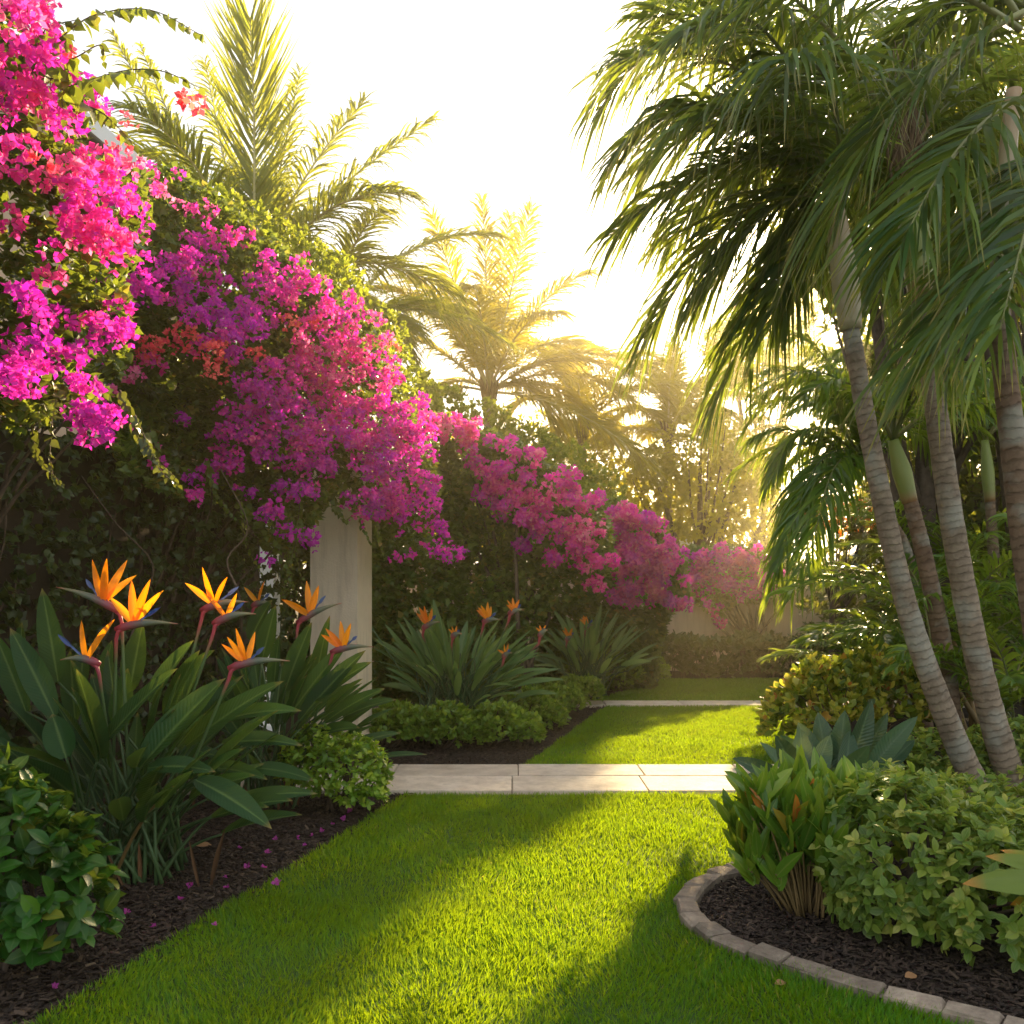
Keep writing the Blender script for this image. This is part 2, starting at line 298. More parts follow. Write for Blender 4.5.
M['white'] = solid_mat('white paint', (.70, .69, .65), (.80, .79, .76), 5, .6, .1, 60)
M['housewall'] = solid_mat('house wall', (.50, .36, .24), (.58, .43, .30), 3, .9, .2, 60)
M['rooftile'] = solid_mat('roof tile', (.40, .38, .35), (.62, .60, .56), 8, .8, .4, 30)
M['whiteroof'] = solid_mat('white roof tile', (.68, .66, .62), (.80, .79, .76), 8, .7, .4, 20)
M['wood'] = solid_mat('woody stem', (.07, .05, .035), (.16, .12, .09), 14, .9, .6, 50, .01)
M['bark'] = bark_mat('ringed palm bark', (.17, .13, .088), (.34, .27, .19), (.125, .094, .062), .05)
M['bark_brown'] = bark_mat('brown palm bark', (.14, .085, .05), (.25, .17, .11), (.08, .05, .03), .06)
M['dry'] = leaf_mat('dry leaf', [(0, (.28, .13, .05)), (1, (.42, .24, .11))], .2, rough=.7)
M['petal'] = leaf_mat('fallen bract', [(0, (.28, .02, .24)), (1, (.50, .08, .36))], .3, rough=.7)

# ------------------------------------------------------------------ ground, lawns, path, beds
def flat(name, pts, z, mat, th=0.0):
    g = G(); n = len(pts); top = [(p[0], p[1], z) for p in pts]
    if th:
        V = top + [(p[0], p[1], z - th) for p in pts]
        f = [tuple(range(n))] + [(i, i + n, (i + 1) % n + n, (i + 1) % n) for i in range(n)]
        g.poly(V, f)
    else: g.poly(top, [tuple(range(n))])
    return structure(g.build(name, mat, smooth=False))
flat('ground', [(-110, -20), (110, -20), (110, 180), (-110, 180)], 0, M['mulch'])
edge_px = [(1110, 1064), (1030, 1043), (950, 1021), (870, 999), (800, 976), (740, 955), (703, 935), (686, 914), (694, 896), (722, 880), (760, 868), (810, 850), (905, 800)]
EDGE = np.array([gp(*p) for p in edge_px]); EDGE = smooth_path(EDGE, 10)
LAWN1 = [(-3.6, -2.0), tuple(gp(40, 1024)[:2]), tuple(gp(200, 926)[:2]), tuple(gp(302, 864)[:2]), tuple(gp(404, 797)[:2]), (2.7, 6.52)] + \
        [tuple(p[:2]) for p in EDGE[::-1]] + [(6, 2.3), (6, -2)]
LAWN2 = [tuple(gp(522, 769)[:2]), (2.9, 7.55), (3.6, 11.4), tuple(gp(606, 708)[:2])]
LAWN3 = [tuple(gp(590, 703)[:2]), (4.6, 11.98), (5.4, 15.0), tuple(gp(652, 680)[:2]), tuple(gp(640, 688)[:2])]
for p in (LAWN1, LAWN2, LAWN3): flat('lawn', p, .012, M['turf'], .05)
flat('path', [(-2.6, 6.56), (2.9, 6.56), (2.9, 7.58), (-2.6, 7.58)], .006, M['mortar'])
g = G()
for row, (y0, y1) in enumerate(((6.57, 7.10), (7.11, 7.57))):
    x = -2.6 + row * .45
    while x < 2.8:
        wd = rng.choice([.8, 1.0, 1.2]); g.box((x + wd / 2, (y0 + y1) / 2, .018), (wd - .007, y1 - y0 - .008, .036), 0, rng.uniform(.2, .9), .006, .0015); x += wd
structure(g.build('path', M['slab'], smooth=False))
g = G(); x = .2
while x < 5.5:
    g.box((x + .5, 11.70, .018), (.985, .46, .036), 0, rng.uniform(.4, .9), .006); x += 1.0
structure(g.build('path', M['slab'], smooth=False))

# curved stone edging: one mortared strip of setts
g = G(); ln = np.r_[0, np.cumsum(np.linalg.norm(np.diff(EDGE, axis=0), axis=1))]
tot = ln[-1]; s = 0.0
def on_edge(s): return np.array([np.interp(s, ln, EDGE[:, k]) for k in range(3)])
while s < tot - .1:
    L = rng.uniform(.11, .22); a, b = on_edge(s), on_edge(min(s + L, tot)); c = (a + b) / 2; dd = b - a; c[2] = .012 + rng.uniform(-.005, .005)
    g.mi = 0; g.box(c, (L - .004, .105 + rng.uniform(-.006, .006), .085), math.atan2(dd[1], dd[0]) + rng.normal() * .04, rng.uniform(.0, 1.0), .010, .004); s += L
g.mi = 1; side = np.gradient(EDGE, axis=0); side = unit(np.stack([-side[:, 1], side[:, 0], side[:, 2] * 0], 1)) * .042
n = len(EDGE); V = np.vstack([EDGE + side, EDGE - side]); V[:, 2] = .035
g.poly(V, [(i, i + 1, n + i + 1, n + i) for i in range(n - 1)])
tag(g.build('stone_edging', [M['edge'], M['mortar']], smooth=False), 'curved border of grey stone setts between the lawn and the mulch bed', 'edging')

def in_poly(x, y, poly):
    P = np.array(poly); ins = np.zeros(len(x), bool); j = len(P) - 1
    for i in range(len(P)):
        c = ((P[i, 1] > y) != (P[j, 1] > y)) & (x < (P[j, 0] - P[i, 0]) * (y - P[i, 1]) / (P[j, 1] - P[i, 1] + 1e-12) + P[i, 0]); ins ^= c; j = i
    return ins
def sample_poly(poly, dens, box=None):
    P = np.array(poly); lo, hi = P.min(0), P.max(0)
    if box: lo = np.maximum(lo, box[:2]); hi = np.minimum(hi, box[2:])
    n = int(np.prod(hi - lo) * dens); x = rng.uniform(lo[0], hi[0], n); y = rng.uniform(lo[1], hi[1], n)
    k = in_poly(x, y, poly); return x[k], y[k]
BLADE = Tpl([(-.5, 0, 0), (.5, 0, 0), (-.42, .5, .06), (.42, .5, .06), (0, 1, .28)], [(0, 1, 3, 2), (2, 3, 4)], [(0, 0), (0, 0), (.5, 0), (.5, 0), (1, 0)])
def grass(poly, dens, h, wd, label, box=None):
    x, y = sample_poly(poly, dens, box); n = len(x)
    # tufts lean together: low frequency lean field plus jitter
    lx = np.sin(x * 9.1 + 3 * np.sin(y * 4.3)) * .35 + rng.normal(size=n) * .38; ly = np.sin(y * 8.3 + 3 * np.sin(x * 5.1)) * .35 + rng.normal(size=n) * .38
    D = unit(np.stack([lx, ly, np.ones(n)], 1)); a = rng.uniform(0, 2 * np.pi, n); N = np.stack([np.cos(a), np.sin(a), np.full(n, -.1)], 1)
    hh = h * rng.uniform(.4, 1.25, n) * (1 + .18 * np.sin(x * 3.1 + y * 2.2) * np.sin(y * 3.7 - x))
    g = G(); g.scatter(BLADE, np.stack([x, y, np.full(n, .008)], 1), D, N, hh, np.clip(rng.beta(2, 2.4, n) + .08 * np.sin(x * 2.3 + y * 1.7), 0, 1), wd / h)
    tag(g.build('grass', M['grass'], smooth=True), label, 'grass', kind='stuff')
grass(LAWN1, 17000, .042, .0042, 'short green turf of the front lawn', (-2.6, 2.4, 2.6, 4.4))
grass(LAWN1, 11000, .042, .0052, 'short green turf of the front lawn near the stone path', (-2.0, 4.4, 3.0, 6.6))
grass(LAWN2, 7500, .040, .007, 'short sunlit turf between the two stone paths')
grass(LAWN3, 5000, .040, .009, 'short shaded turf beside the back hedge')
CHIP = Tpl([(-.5, 0, -.12), (.5, 0, -.12), (.4, 1, -.12), (-.35, .95, -.12), (-.4, .05, .12), (.42, .02, .12), (.3, .92, .12), (-.3, .9, .12)],
           [(3, 2, 1, 0), (4, 5, 6, 7), (0, 1, 5, 4), (1, 2, 6, 5), (2, 3, 7, 6), (3, 0, 4, 7)], [(0, 0)] * 8)
def chips(poly, dens, label, box, avoid, h0=0.0):
    x, y = sample_poly(poly, dens, box); k = np.ones(len(x), bool)
    for a in avoid: k &= ~in_poly(x, y, a)
    x, y = x[k], y[k]; n = len(x); D = unit(np.stack([rng.normal(size=n), rng.normal(size=n), rng.normal(size=n) * .25], 1))
    N = unit(np.stack([rng.normal(size=n) * .35, rng.normal(size=n) * .35, np.ones(n)], 1))
    g = G(); g.scatter(CHIP, np.stack([x, y, rng.uniform(.002, .022, n)], 1), D, N, rng.uniform(.012, .042, n), rng.beta(1.6, 2.2, n), .4)
    tag(g.build('mulch_chips', M['chip'], smooth=False), label, 'mulch', kind='stuff')
LB = [(-5, 1.5), (-1.2, 1.5), tuple(gp(40, 1024)[:2] + np.array([.06, 0])), tuple(gp(404, 797)[:2] + np.array([.06, 0])), (-.7, 6.56), (-3, 6.56), (-5, 6.5)]
chips(LB, 4200, 'dark wood chip mulch under the bird of paradise plants', (-2.8, 2.6, 0, 6.56), [])
RB = [tuple(p[:2]) for p in EDGE] + [(5.5, 6.4), (5.5, 2.2)]
chips(RB, 4200, 'dark wood chip mulch inside the curved stone edging', (.5, 2.6, 3.6, 6.5), [])
LB2 = [(-1.5, 7.6), tuple(gp(525, 768)[:2]), tuple(gp(612, 708)[:2]), (-.5, 11.5)]
chips(LB2, 2200, 'mulch strip along the low shrubs beside the second lawn', (-2, 7.58, 2, 11.4), [LAWN2])

# ------------------------------------------------------------------ masonry
g = G(); g.box((5.0, 16.85, .95), (17, .3, 1.9), 0, .5); wl = thing('garden_wall', (5, 16.7, 0), 'low cream stucco wall closing the garden behind the dark hedge', 'wall')
g.build('wall_body', M['stucco'], wl, smooth=False)
g = G(); g.box((5.0, 16.85, 1.935), (17.1, .4, .066), 0, .6, .01); g.build('coping', M['stucco'], wl, smooth=False)
a, b = np.array([-4.7, 1.0]), np.array([-2.42, 7.8]); dd = b - a
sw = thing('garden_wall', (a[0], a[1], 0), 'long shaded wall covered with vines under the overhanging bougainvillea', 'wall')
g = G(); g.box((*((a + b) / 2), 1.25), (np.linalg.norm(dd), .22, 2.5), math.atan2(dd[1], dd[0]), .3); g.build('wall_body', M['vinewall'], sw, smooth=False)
pl = thing('pillar', at(341, 745, 8.3) * [1, 1, 0], 'square cream stucco pillar under the bougainvillea', 'pillar')
c = np.array([-1.57, 8.3]); g = G(); g.box((*c, 1.35), (.44, .44, 2.7), R(-8), .75); g.build('shaft', M['stucco'], pl, smooth=False)
g = G(); g.box((*c, .09), (.54, .54, .18), R(-8), .7, .02); g.build('base', M['stucco'], pl, smooth=False)
g = G(); g.box((*c, 2.76), (.54, .54, .12), R(-8), .7, .02); g.build('capital', M['stucco'], pl, smooth=False)
pp = at(270, 700, 9.3) * [1, 1, 0]
post = thing('post', pp, 'slim white post seen behind the pillar and the orange flowers', 'post')
g = G(); g.box((pp[0], pp[1], 1.3), (.155, .155, 2.6), R(-8), .8, .008); g.build('shaft', M['white'], post, smooth=False)
g = G(); g.box((pp[0], pp[1], .06), (.22, .22, .12), R(-8), .8, .01); g.build('base', M['white'], post, smooth=False)

# house gable behind the bougainvillea
hs = thing('house', (-7, 10, 0), 'tan house with a white gable edge peeping over the bougainvillea', 'house')
ex, ez, rx, rz = -3.75, 5.72, -6.9, 8.35
g = G(); V = [(-10, 9.4, 0), (-4.15, 9.4, 0), (-4.15, 9.4, 5.9), (rx, 9.4, rz - .12), (-10, 9.4, 5.8)]; V += [(x, 12.2, z) for x, y, z in V]
g.poly(V, [(0, 1, 2, 3, 4), (9, 8, 7, 6, 5), (1, 6, 7, 2), (0, 4, 9, 5), (0, 5, 6, 1)]); g.build('wall', M['housewall'], hs, smooth=False)
g = G()
for (x0, z0) in ((ex, ez), (2 * rx - ex, ez)):
    V = [(x0, 8.95, z0), (rx, 8.95, rz), (rx, 12.4, rz), (x0, 12.4, z0)]; V += [(x, y, z + .10) for x, y, z in V]
    g.poly(V, [(0, 1, 2, 3), (7, 6, 5, 4), (0, 4, 5, 1), (1, 5, 6, 2), (2, 6, 7, 3), (3, 7, 4, 0)])
rf = g.build('roof', M['rooftile'], hs, smooth=False)
g = G()
for (x0, sg) in ((ex, 1), (2 * rx - ex, -1)):
    V = [(x0 + .04 * sg, 8.90, ez - .06), (rx, 8.90, rz - .06), (rx, 8.90, rz + .13), (x0 + .04 * sg, 8.90, ez + .1)]; V += [(x, 8.945, z) for x, y, z in V]
    g.poly(V, [(0, 1, 2, 3), (7, 6, 5, 4), (0, 4, 5, 1), (1, 5, 6, 2), (2, 6, 7, 3), (3, 7, 4, 0)])
g.build('fascia', M['white'], hs, smooth=False)
# neighbours' tiled roofs beyond the back wall
def far_house(cx, cy, wd, dp, hw, hr, label):
    h = thing('house', (cx, cy, 0), label, 'house')
    g = G(); g.box((cx, cy, hw / 2), (wd, dp, hw), 0, .5); g.build('wall', M['housewall'], h, smooth=False)
    g = G(); x, y = wd / 2 + .35, dp / 2 + .35
    V = [(cx - x, cy - y, hw), (cx + x, cy - y, hw), (cx + x, cy + y, hw), (cx - x, cy + y, hw), (cx - x + y, cy, hw + hr), (cx + x - y, cy, hw + hr)]
    g.poly(V, [(0, 1, 5, 4), (1, 2, 5), (2, 3, 4, 5), (3, 0, 4), (3, 2, 1, 0)])
    for k in range(1, 12):                      # tile courses on the front slope
        t = k / 12; p0 = np.array(V[0]) * (1 - t) + np.array(V[4]) * t; p1 = np.array(V[1]) * (1 - t) + np.array(V[5]) * t
        q = np.linspace(0, 1, int(wd / .2)); P = p0 + (p1 - p0) * q[:, None]; P[:, 2] += .03 + .03 * (np.arange(len(q)) % 2); P[:, 1] -= .02
        g.tube(P, .05, 5, rng.uniform(.4, .9))
    g.build('roof', M['whiteroof'], h, smooth=False)
far_house(4.3, 23.5, 3.6, 3.4, 2.28, .5, 'white tiled roof showing over the back wall behind pink bougainvillea')
far_house(8.6, 22.0, 2.4, 2.4, 2.0, .45, 'smaller white roof half hidden behind the drooping palm fronds')

# ------------------------------------------------------------------ leaf scattering
def sprigs(g, C, A, m, tpl, size, spread=(.5, 1.3), rnd=None, wid=1.0, vary=.35, nup=.6):
    n = len(C); A = unit(A); hlp = rdir(n); X = unit(np.cross(A, hlp)); Y = np.cross(A, X)
    base = rng.uniform(0, 6.28, n); r0 = rng.beta(1.6, 2.0, n) if rnd is None else np.broadcast_to(rnd, (n,))
    for k in range(m):
        th = rng.uniform(*spread, n); ph = base + 2.4 * k + rng.normal(size=n) * .3
        D = A * np.cos(th)[:, None] + (X * np.cos(ph)[:, None] + Y * np.sin(ph)[:, None]) * np.sin(th)[:, None]
        N = A + UP * nup + rng.normal(size=(n, 3)) * .35
        P = C - A * (size * .5 * k / m)[:, None] if np.ndim(size) else C - A * size * .5 * k / m
        s = size * rng.uniform(1 - vary, 1 + vary * .5, n)
        g.scatter(tpl, P, D, N, s, np.clip(r0 + rng.normal(size=n) * .16, 0, 1), wid)
def lobe_points(lobes, n, rmin=.7, lower=-.3):
    lobes = [(np.array(c, float), np.array(r, float)) for c, r in lobes]
    ar = np.array([r[0] * r[1] + r[1] * r[2] + r[0] * r[2] for _, r in lobes]); cnt = np.maximum((ar / ar.sum() * n).astype(int), 1)
    Ps, As = [], []
    for (c, r), k in zip(lobes, cnt):
        d = rdir(k * 2); d = d[d[:, 2] > lower][:k]; rr = rng.uniform(rmin ** 3, 1.08, len(d)) ** (1 / 3)
        P = c + d * r * rr[:, None]; ok = P[:, 2] > .02
        for (c2, r2) in lobes:
            if c2 is c: continue
            ok &= ((((P - c2) / r2) ** 2).sum(1) > .55)
        Ps.append(P[ok]); As.append(unit(d / r)[ok])
    return np.vstack(Ps), np.vstack(As)
def stems(g, base, targets, r0=.012, r1=.004, sag=.0):
    for t in targets:
        b = base + rng.normal(size=3) * [.05, .05, 0]; mid = (b + t) / 2 + rng.normal(size=3) * .06 + np.array([0, 0, .12 * np.linalg.norm(t - b)])
        g.tube(bez(b, mid, t, 6), np.linspace(r0, r1, 6), 5, rng.random())
def shrub(name, label, cat, lobes, n, m, tpl, size, mat, group=None, spread=(.5, 1.3), stem=None, base=None, nst=14, up=.5, rmin=.7, lower=-.3, wid=1.0, jit=.35):
    P, A = lobe_points(lobes, n, rmin, lower); base = np.array(base if base is not None else [P[:, 0].mean(), P[:, 1].mean(), 0.0])
    o = thing(name, base, label, cat, group); g = G()
    sprigs(g, P, A + UP * up + rng.normal(size=P.shape) * jit, m, tpl, size, spread, wid=wid)
    g.build('leaves', mat, o); g = G(); stems(g, base, P[rng.choice(len(P), min(nst, len(P)), replace=False)])
    g.build('stems', stem or M['wood'], o); return o
def vine(gl, gs, path, size, n, tpl=HEART, hang=True, r=.004):
    P = smooth_path(path, 8); gs.tube(P, np.linspace(r, r * .4, len(P)), 5, .5)
    ln = np.r_[0, np.cumsum(np.linalg.norm(np.diff(P, axis=0), axis=1))]; s = np.linspace(.02, 1, n) * ln[-1]
    Q = np.stack([np.interp(s, ln, P[:, k]) for k in range(3)], 1); T = unit(np.stack([np.interp(s, ln, np.gradient(P[:, k])) for k in range(3)], 1))
    sd = unit(np.cross(T, UP + 1e-3)) * np.where(np.arange(n) % 2 == 0, 1, -1)[:, None]
    D = unit(sd * .7 + T * .35 - UP * (.75 if hang else -.1) + rng.normal(size=(n, 3)) * .45); N = unit(UP * .4 + np.array([0, -.8, 0]) + rng.normal(size=(n, 3)) * .4)
    gl.scatter(tpl, Q, D, N, size * np.linspace(1.15, .5, n) * rng.uniform(.8, 1.15, n), np.clip(rng.beta(2, 2, n), 0, 1))

# ------------------------------------------------------------------ bougainvillea
def clusters(g, C, rad, nper, fs, out, rnd):
    for c, r, rr in zip(C, rad, rnd):
        k = max(6, int(nper * (r / .1) ** 1.6)); d = unit(rdir(k) + out * .45); rr_ = rng.uniform(.55, 1.0, k)
        P = c + d * (r * rr_)[:, None] * [1, 1, .85]
        g.scatter(FLOR[rng.integers(2)], P, unit(d + rng.normal(size=(k, 3)) * .35), rdir(k), fs * rng.uniform(.5, 1.25, k), np.clip(rr + rng.normal(size=k) * .15, 0, 1))
def px_sample(poly, n):
    P = np.array(poly, float); lo, hi = P.min(0), P.max(0); x = rng.uniform(lo[0], hi[0], n * 4); y = rng.uniform(lo[1], hi[1], n * 4); k = in_poly(x, y, poly)
    return x[k][:n], y[k][:n]
def wob(x, y, s): return np.sin(x / s + 1.3 * np.sin(y / s * .8)) * .5 + np.sin(y / s * 1.1 + 2 * np.sin(x / s * .6 + 1)) * .5
def bougainvillea(label, poly, depth, thick, patches, nsp, leaf, fs, base, out, stray=60, group=None, nper=26, crad=(.045, .095), dens=1.0, coral=(), fill=None, trunk=.05):
    o = thing('bougainvillea', base, label, 'bougainvillea', group); out = unit(np.array(out, float))
    g = G(); x, y = px_sample(poly, nsp); dep = depth(x, y) - .22 * wob(x, y, 38) + thick * rng.beta(1.0, 1.8, len(x)) * 1.0
    P = np.stack([(x - 512) / F * dep, dep, EYE - (y - HY) / F * dep], 1)
    sprigs(g, P, out + UP * .5 + rng.normal(size=P.shape) * .6, 6, HEART, leaf * np.ones(len(P)), (.5, 1.4)); g.build('leaves', M['boug_leaf'], o)
    def place(plist, dens):
        Cs, Rs, Hs = [], [], []
        for (px, py, rx, ry, hue) in plist:
            d0 = float(depth(px, py)); area = math.pi * rx * ry * (d0 / F) ** 2; k = max(1, int(area * 62 * dens / (crad[1] / .095) ** 2))
            rr = np.sqrt(rng.random(k)); a = rng.uniform(0, 6.28, k); x = px + rx * rr * np.cos(a); y = py + ry * rr * np.sin(a)
            bulge = .18 * (1 - rr ** 2)
            dep = depth(x, y) - .22 * wob(x, y, 38) + .02 - bulge - rng.beta(1.2, 2.2, k) * .34
            Cs.append(np.stack([(x - 512) / F * dep, dep, EYE - (y - HY) / F * dep], 1)); Rs.append(rng.uniform(*crad, k)); Hs.append(np.clip(hue + rng.normal(size=k) * .18, 0, 1))
        return np.vstack(Cs), np.concatenate(Rs), np.concatenate(Hs)
    g = G(); C, Rr, Hh = place(patches, dens); clusters(g, C, Rr, nper, fs, out + UP * .3, Hh)
    if stray:
        x, y = px_sample(poly, stray); st = [(a, b, 3, 3, rng.uniform(.1, .8)) for a, b in zip(x, y)]; C, Rr, Hh = place(st, 1); clusters(g, C, Rr * .7, nper, fs, out, Hh)
    g.build('blossoms', M['bract'], o)
    if coral:
        g = G(); C, Rr, Hh = place(coral, dens * .8); clusters(g, C, Rr * .85, nper, fs * .9, out + UP * .3, Hh); g.build('coral_blossoms', M['coral'], o)
    g = G(); b = np.array(base, float)
    near_ = P[np.hypot(P[:, 0] - b[0], P[:, 1] - b[1]) < 1.5]
    for t in near_[rng.choice(len(near_), min(26, len(near_)), replace=False)]:
        t = t + np.array([0, .15, 0]) - out * .1; q = b + rng.normal(size=3) * [.15, .15, 0]; mid = np.array([q[0] * .6 + t[0] * .4, q[1] * .6 + t[1] * .4, t[2] * .75])
        pth = bez(q, mid, t, 9); pth[1:-1] += rng.normal(size=(7, 3)) * .03; g.tube(pth, np.linspace(trunk * .45, .006, 9), 5, rng.random())
    g.build('branches', M['wood'], o)
    return o, P

# nearest plant, top of the left edge
dn = lambda x, y: 3.9 + np.asarray(x) * .0045 + np.asarray(y) * 0.0004
near_poly = [(-140, -120), (30, -120), (48, 0), (40, 50), (95, 90), (92, 130), (75, 150), (150, 175), (150, 240), (125, 290), (135, 335), (115, 400), (60, 425), (-140, 430)]
near_p = [(12, 12, 34, 28, .75), (50, 12, 16, 12, .6), (22, 70, 38, 36, .45), (75, 105, 26, 28, .4), (48, 38, 12, 10, .6), (14, 106, 24, 10, .85), (88, 80, 10, 14, .45),
          (105, 175, 30, 16, .75), (100, 212, 44, 34, .45), (122, 250, 20, 22, .6), (60, 178, 22, 20, .8), (28, 145, 12, 10, .7), (5, 155, 14, 12, .8), (14, 210, 16, 14, .7), (65, 245, 26, 14, .85), (62, 284, 13, 12, .9),
          (48, 345, 28, 26, .2), (18, 380, 28, 24, .12), (98, 412, 26, 30, .2), (105, 332, 24, 26, .3), (12, 296, 22, 14, .2), (40, 315, 22, 10, .2), (78, 385, 12, 10, .2), (-60, 60, 50, 60, .5), (-70, 230, 50, 70, .5), (-60, 360, 40, 40, .3)]
near, _ = bougainvillea('huge near bougainvillea with large magenta clusters and leafy sprays arching against the sky', near_poly, dn, .7, near_p, 2300, .062, .035, (-3.5, 4.9, 0), (.5, -.75, .2), stray=30,
                        nper=38, crad=(.05, .09), dens=1.9, coral=[(40, 165, 10, 8, .5), (125, 155, 10, 8, .4)])
for path, n in (([(28, 62, 3.95), (60, 38, 3.9), (95, 15, 3.9), (150, 10, 3.85), (203, 36, 3.85)], 46), ([(30, 70, 4.0), (70, 60, 3.95), (100, 45, 3.95), (104, 62, 3.95)], 16), ([(60, 90, 4.0), (90, 80, 3.95), (130, 70, 3.9), (165, 72, 3.9), (200, 88, 3.9)], 34),
                ([(50, 80, 4.0), (68, 70, 3.95), (62, 100, 3.95), (66, 120, 3.95)], 12), ([(85, 105, 4.1), (105, 115, 4.0), (135, 145, 4.0)], 14), ([(40, 60, 4.0), (45, 30, 3.9), (75, 20, 3.85)], 14)):
    gl, gs = G(), G(); vine(gl, gs, [at(*p) for p in path], .078, n)
    sp_ = gs.build('spray', M['wood'], near); gl.build('leaves', M['boug_leaf'], sp_)
g = G(); C = np.array([at(197, 106, 3.9), at(190, 104, 3.9), at(188, 98, 3.9), at(128, 122, 4.0), at(70, 52, 3.95)]); clusters(g, C, [.045, .04, .03, .04, .04], 18, .034, np.array([0, -1, 0]), [.3, .5, .6, .4, .3]); g.build('coral_blossoms', M['coral'], near)
for pth in ([(35, 395), (32, 430), (40, 460), (62, 484)], [(50, 385), (52, 420), (50, 455), (54, 480)], [(135, 415), (148, 445), (160, 470), (178, 485)], [(120, 390), (135, 430), (150, 455), (176, 478)]):
    gl, gs = G(), G(); vine(gl, gs, [at(a, b, 4.25) for a, b in pth], .062, 22); sp_ = gs.build('hanging_spray', M['wood'], near); gl.build('leaves', M['ivy'], sp_)

# main plant spilling along the wall to the pillar
dm = lambda x, y: 4.75 + np.asarray(x) * .0078
main_poly = [(130, 180), (180, 165), (230, 205), (280, 240), (300, 262), (345, 290), (385, 330), (395, 390), (430, 430), (440, 490), (425, 530), (460, 560), (400, 560), (372, 520), (330, 500), (300, 545), (270, 555), (235, 500), (180, 500), (120, 470), (95, 420), (60, 300)]
main_p = [(160, 285, 34, 32, .25), (190, 262, 28, 24, .45), (215, 312, 34, 32, .15), (242, 335, 26, 26, .12), (290, 285, 32, 20, .5), (265, 300, 26, 22, .3), (330, 320, 26, 22, .7), (375, 330, 16, 18, .9), (320, 360, 40, 34, .75),
          (350, 385, 40, 36, .7), (290, 380, 40, 30, .55), (270, 410, 44, 36, .25), (240, 440, 32, 28, .2), (225, 470, 22, 16, .2), (195, 488, 12, 15, .15), (330, 430, 44, 40, .4), (370, 430, 40, 44, .4), (400, 470, 32, 44, .3), (415, 430, 18, 30, .45),
          (380, 490, 36, 36, .3), (425, 500, 14, 34, .25), (435, 540, 18, 14, .25), (452, 553, 10, 10, .2), (402, 553, 9, 9, .25), (300, 450, 30, 26, .4), (290, 495, 18, 14, .2), (275, 510, 14, 18, .2), (288, 535, 10, 14, .15), (318, 538, 14, 9, .1), (268, 556, 9, 6, .1),
          (258, 500, 10, 10, .2), (150, 372, 20, 12, .6), (205, 235, 24, 8, .6), (235, 242, 18, 8, .7), (155, 175, 14, 10, .85), (165, 195, 12, 10, .8), (180, 215, 14, 10, .7), (268, 262, 18, 10, .5), (308, 285, 18, 10, .6), (345, 308, 16, 12, .7), (225, 240, 16, 8, .6), (362, 352, 18, 14, .7), (388, 378, 14, 16, .6), (300, 265, 12, 8, .6), (200, 218, 12, 8, .7)]
main_c = [(178, 348, 46, 20, .4), (165, 332, 22, 16, .2), (212, 366, 18, 16, .5), (215, 345, 16, 12, .5), (300, 325, 16, 12, .8), (262, 355, 16, 12, .6), (395, 355, 10, 8, .6)]
main, _ = bougainvillea('long bougainvillea bank mixing purple, pink and coral flowers that spills over the cream pillar', main_poly, dm, 1.0, main_p, 7000, .060, .034, (-2.9, 6.6, 0), (.55, -.7, .3), stray=60, dens=1.7, coral=main_c, nper=30)
for pth in ([(150, 430), (165, 470), (178, 490)], [(205, 460), (215, 490), (235, 520)], [(240, 500), (245, 540), (262, 575)], [(300, 500), (296, 540), (285, 580)], [(270, 520), (282, 560), (300, 600)], [(370, 500), (380, 540), (384, 560)], [(330, 500), (345, 520), (352, 515)], [(355, 495), (362, 525), (372, 545)]):
    gl, gs = G(), G(); vine(gl, gs, [at(a, b, float(dm(a, b)) - .1) for a, b in pth], .058, 24); sp_ = gs.build('hanging_spray', M['wood'], main); gl.build('leaves', M['boug_leaf'], sp_)
# the back filling of the two plants along the top of the wall (top canopy seen against the sky)
# second plant
d2 = lambda x, y: 10.4 + (np.asarray(x) - 430) * .006
p2 = [(372, 560), (400, 430), (440, 412), (520, 440), (570, 478), (608, 520), (618, 565), (592, 598), (548, 612), (525, 640), (520, 700), (372, 700)]
f2 = [(440, 418, 14, 10, .6), (478, 432, 16, 10, .5), (505, 446, 18, 11, .6), (532, 462, 18, 12, .6), (562, 478, 16, 12, .6), (588, 500, 14, 12, .7), (455, 430, 18, 14, .7), (470, 458, 16, 12, .5), (495, 470, 20, 14, .5), (510, 480, 22, 14, .5), (535, 490, 22, 16, .55), (520, 510, 24, 18, .45), (545, 520, 22, 18, .5), (570, 500, 18, 16, .65), (585, 530, 20, 18, .75), (565, 550, 20, 16, .55), (595, 560, 16, 18, .85), (500, 505, 14, 12, .4), (530, 545, 12, 10, .3), (600, 590, 10, 10, .9), (480, 490, 12, 10, .4)]
bougainvillea('leafy bougainvillea with pink flowers on top, behind the middle bird of paradise', p2, d2, 1.0, f2, 5000, .085, .05, (.1, 11.3, 0), (.4, -.8, .3), stray=0, nper=26, crad=(.06, .12), dens=1.7, trunk=.08)
d3 = lambda x, y: 13.2 + 0 * np.asarray(x)
p3 = [(585, 505), (620, 500), (655, 520), (685, 560), (690, 600), (672, 612), (660, 640), (655, 690), (530, 702), (535, 600), (580, 600)]
f3 = [(615, 520, 22, 14, .6), (640, 530, 22, 18, .5), (655, 555, 24, 22, .45), (635, 560, 20, 24, .5), (670, 585, 16, 20, .45), (645, 590, 22, 18, .4), (620, 560, 14, 18, .6), (625, 590, 14, 14, .4), (680, 600, 8, 12, .4)]
bougainvillea('drooping rounded bougainvillea full of pink flowers beside the back hedge', p3, d3, .55, f3, 3000, .10, .06, (1.55, 14.0, 0), (.3, -.9, .3), stray=0, nper=26, crad=(.08, .14), dens=1.9, trunk=.12)
d4 = lambda x, y: 16.35 + 0 * np.asarray(x)
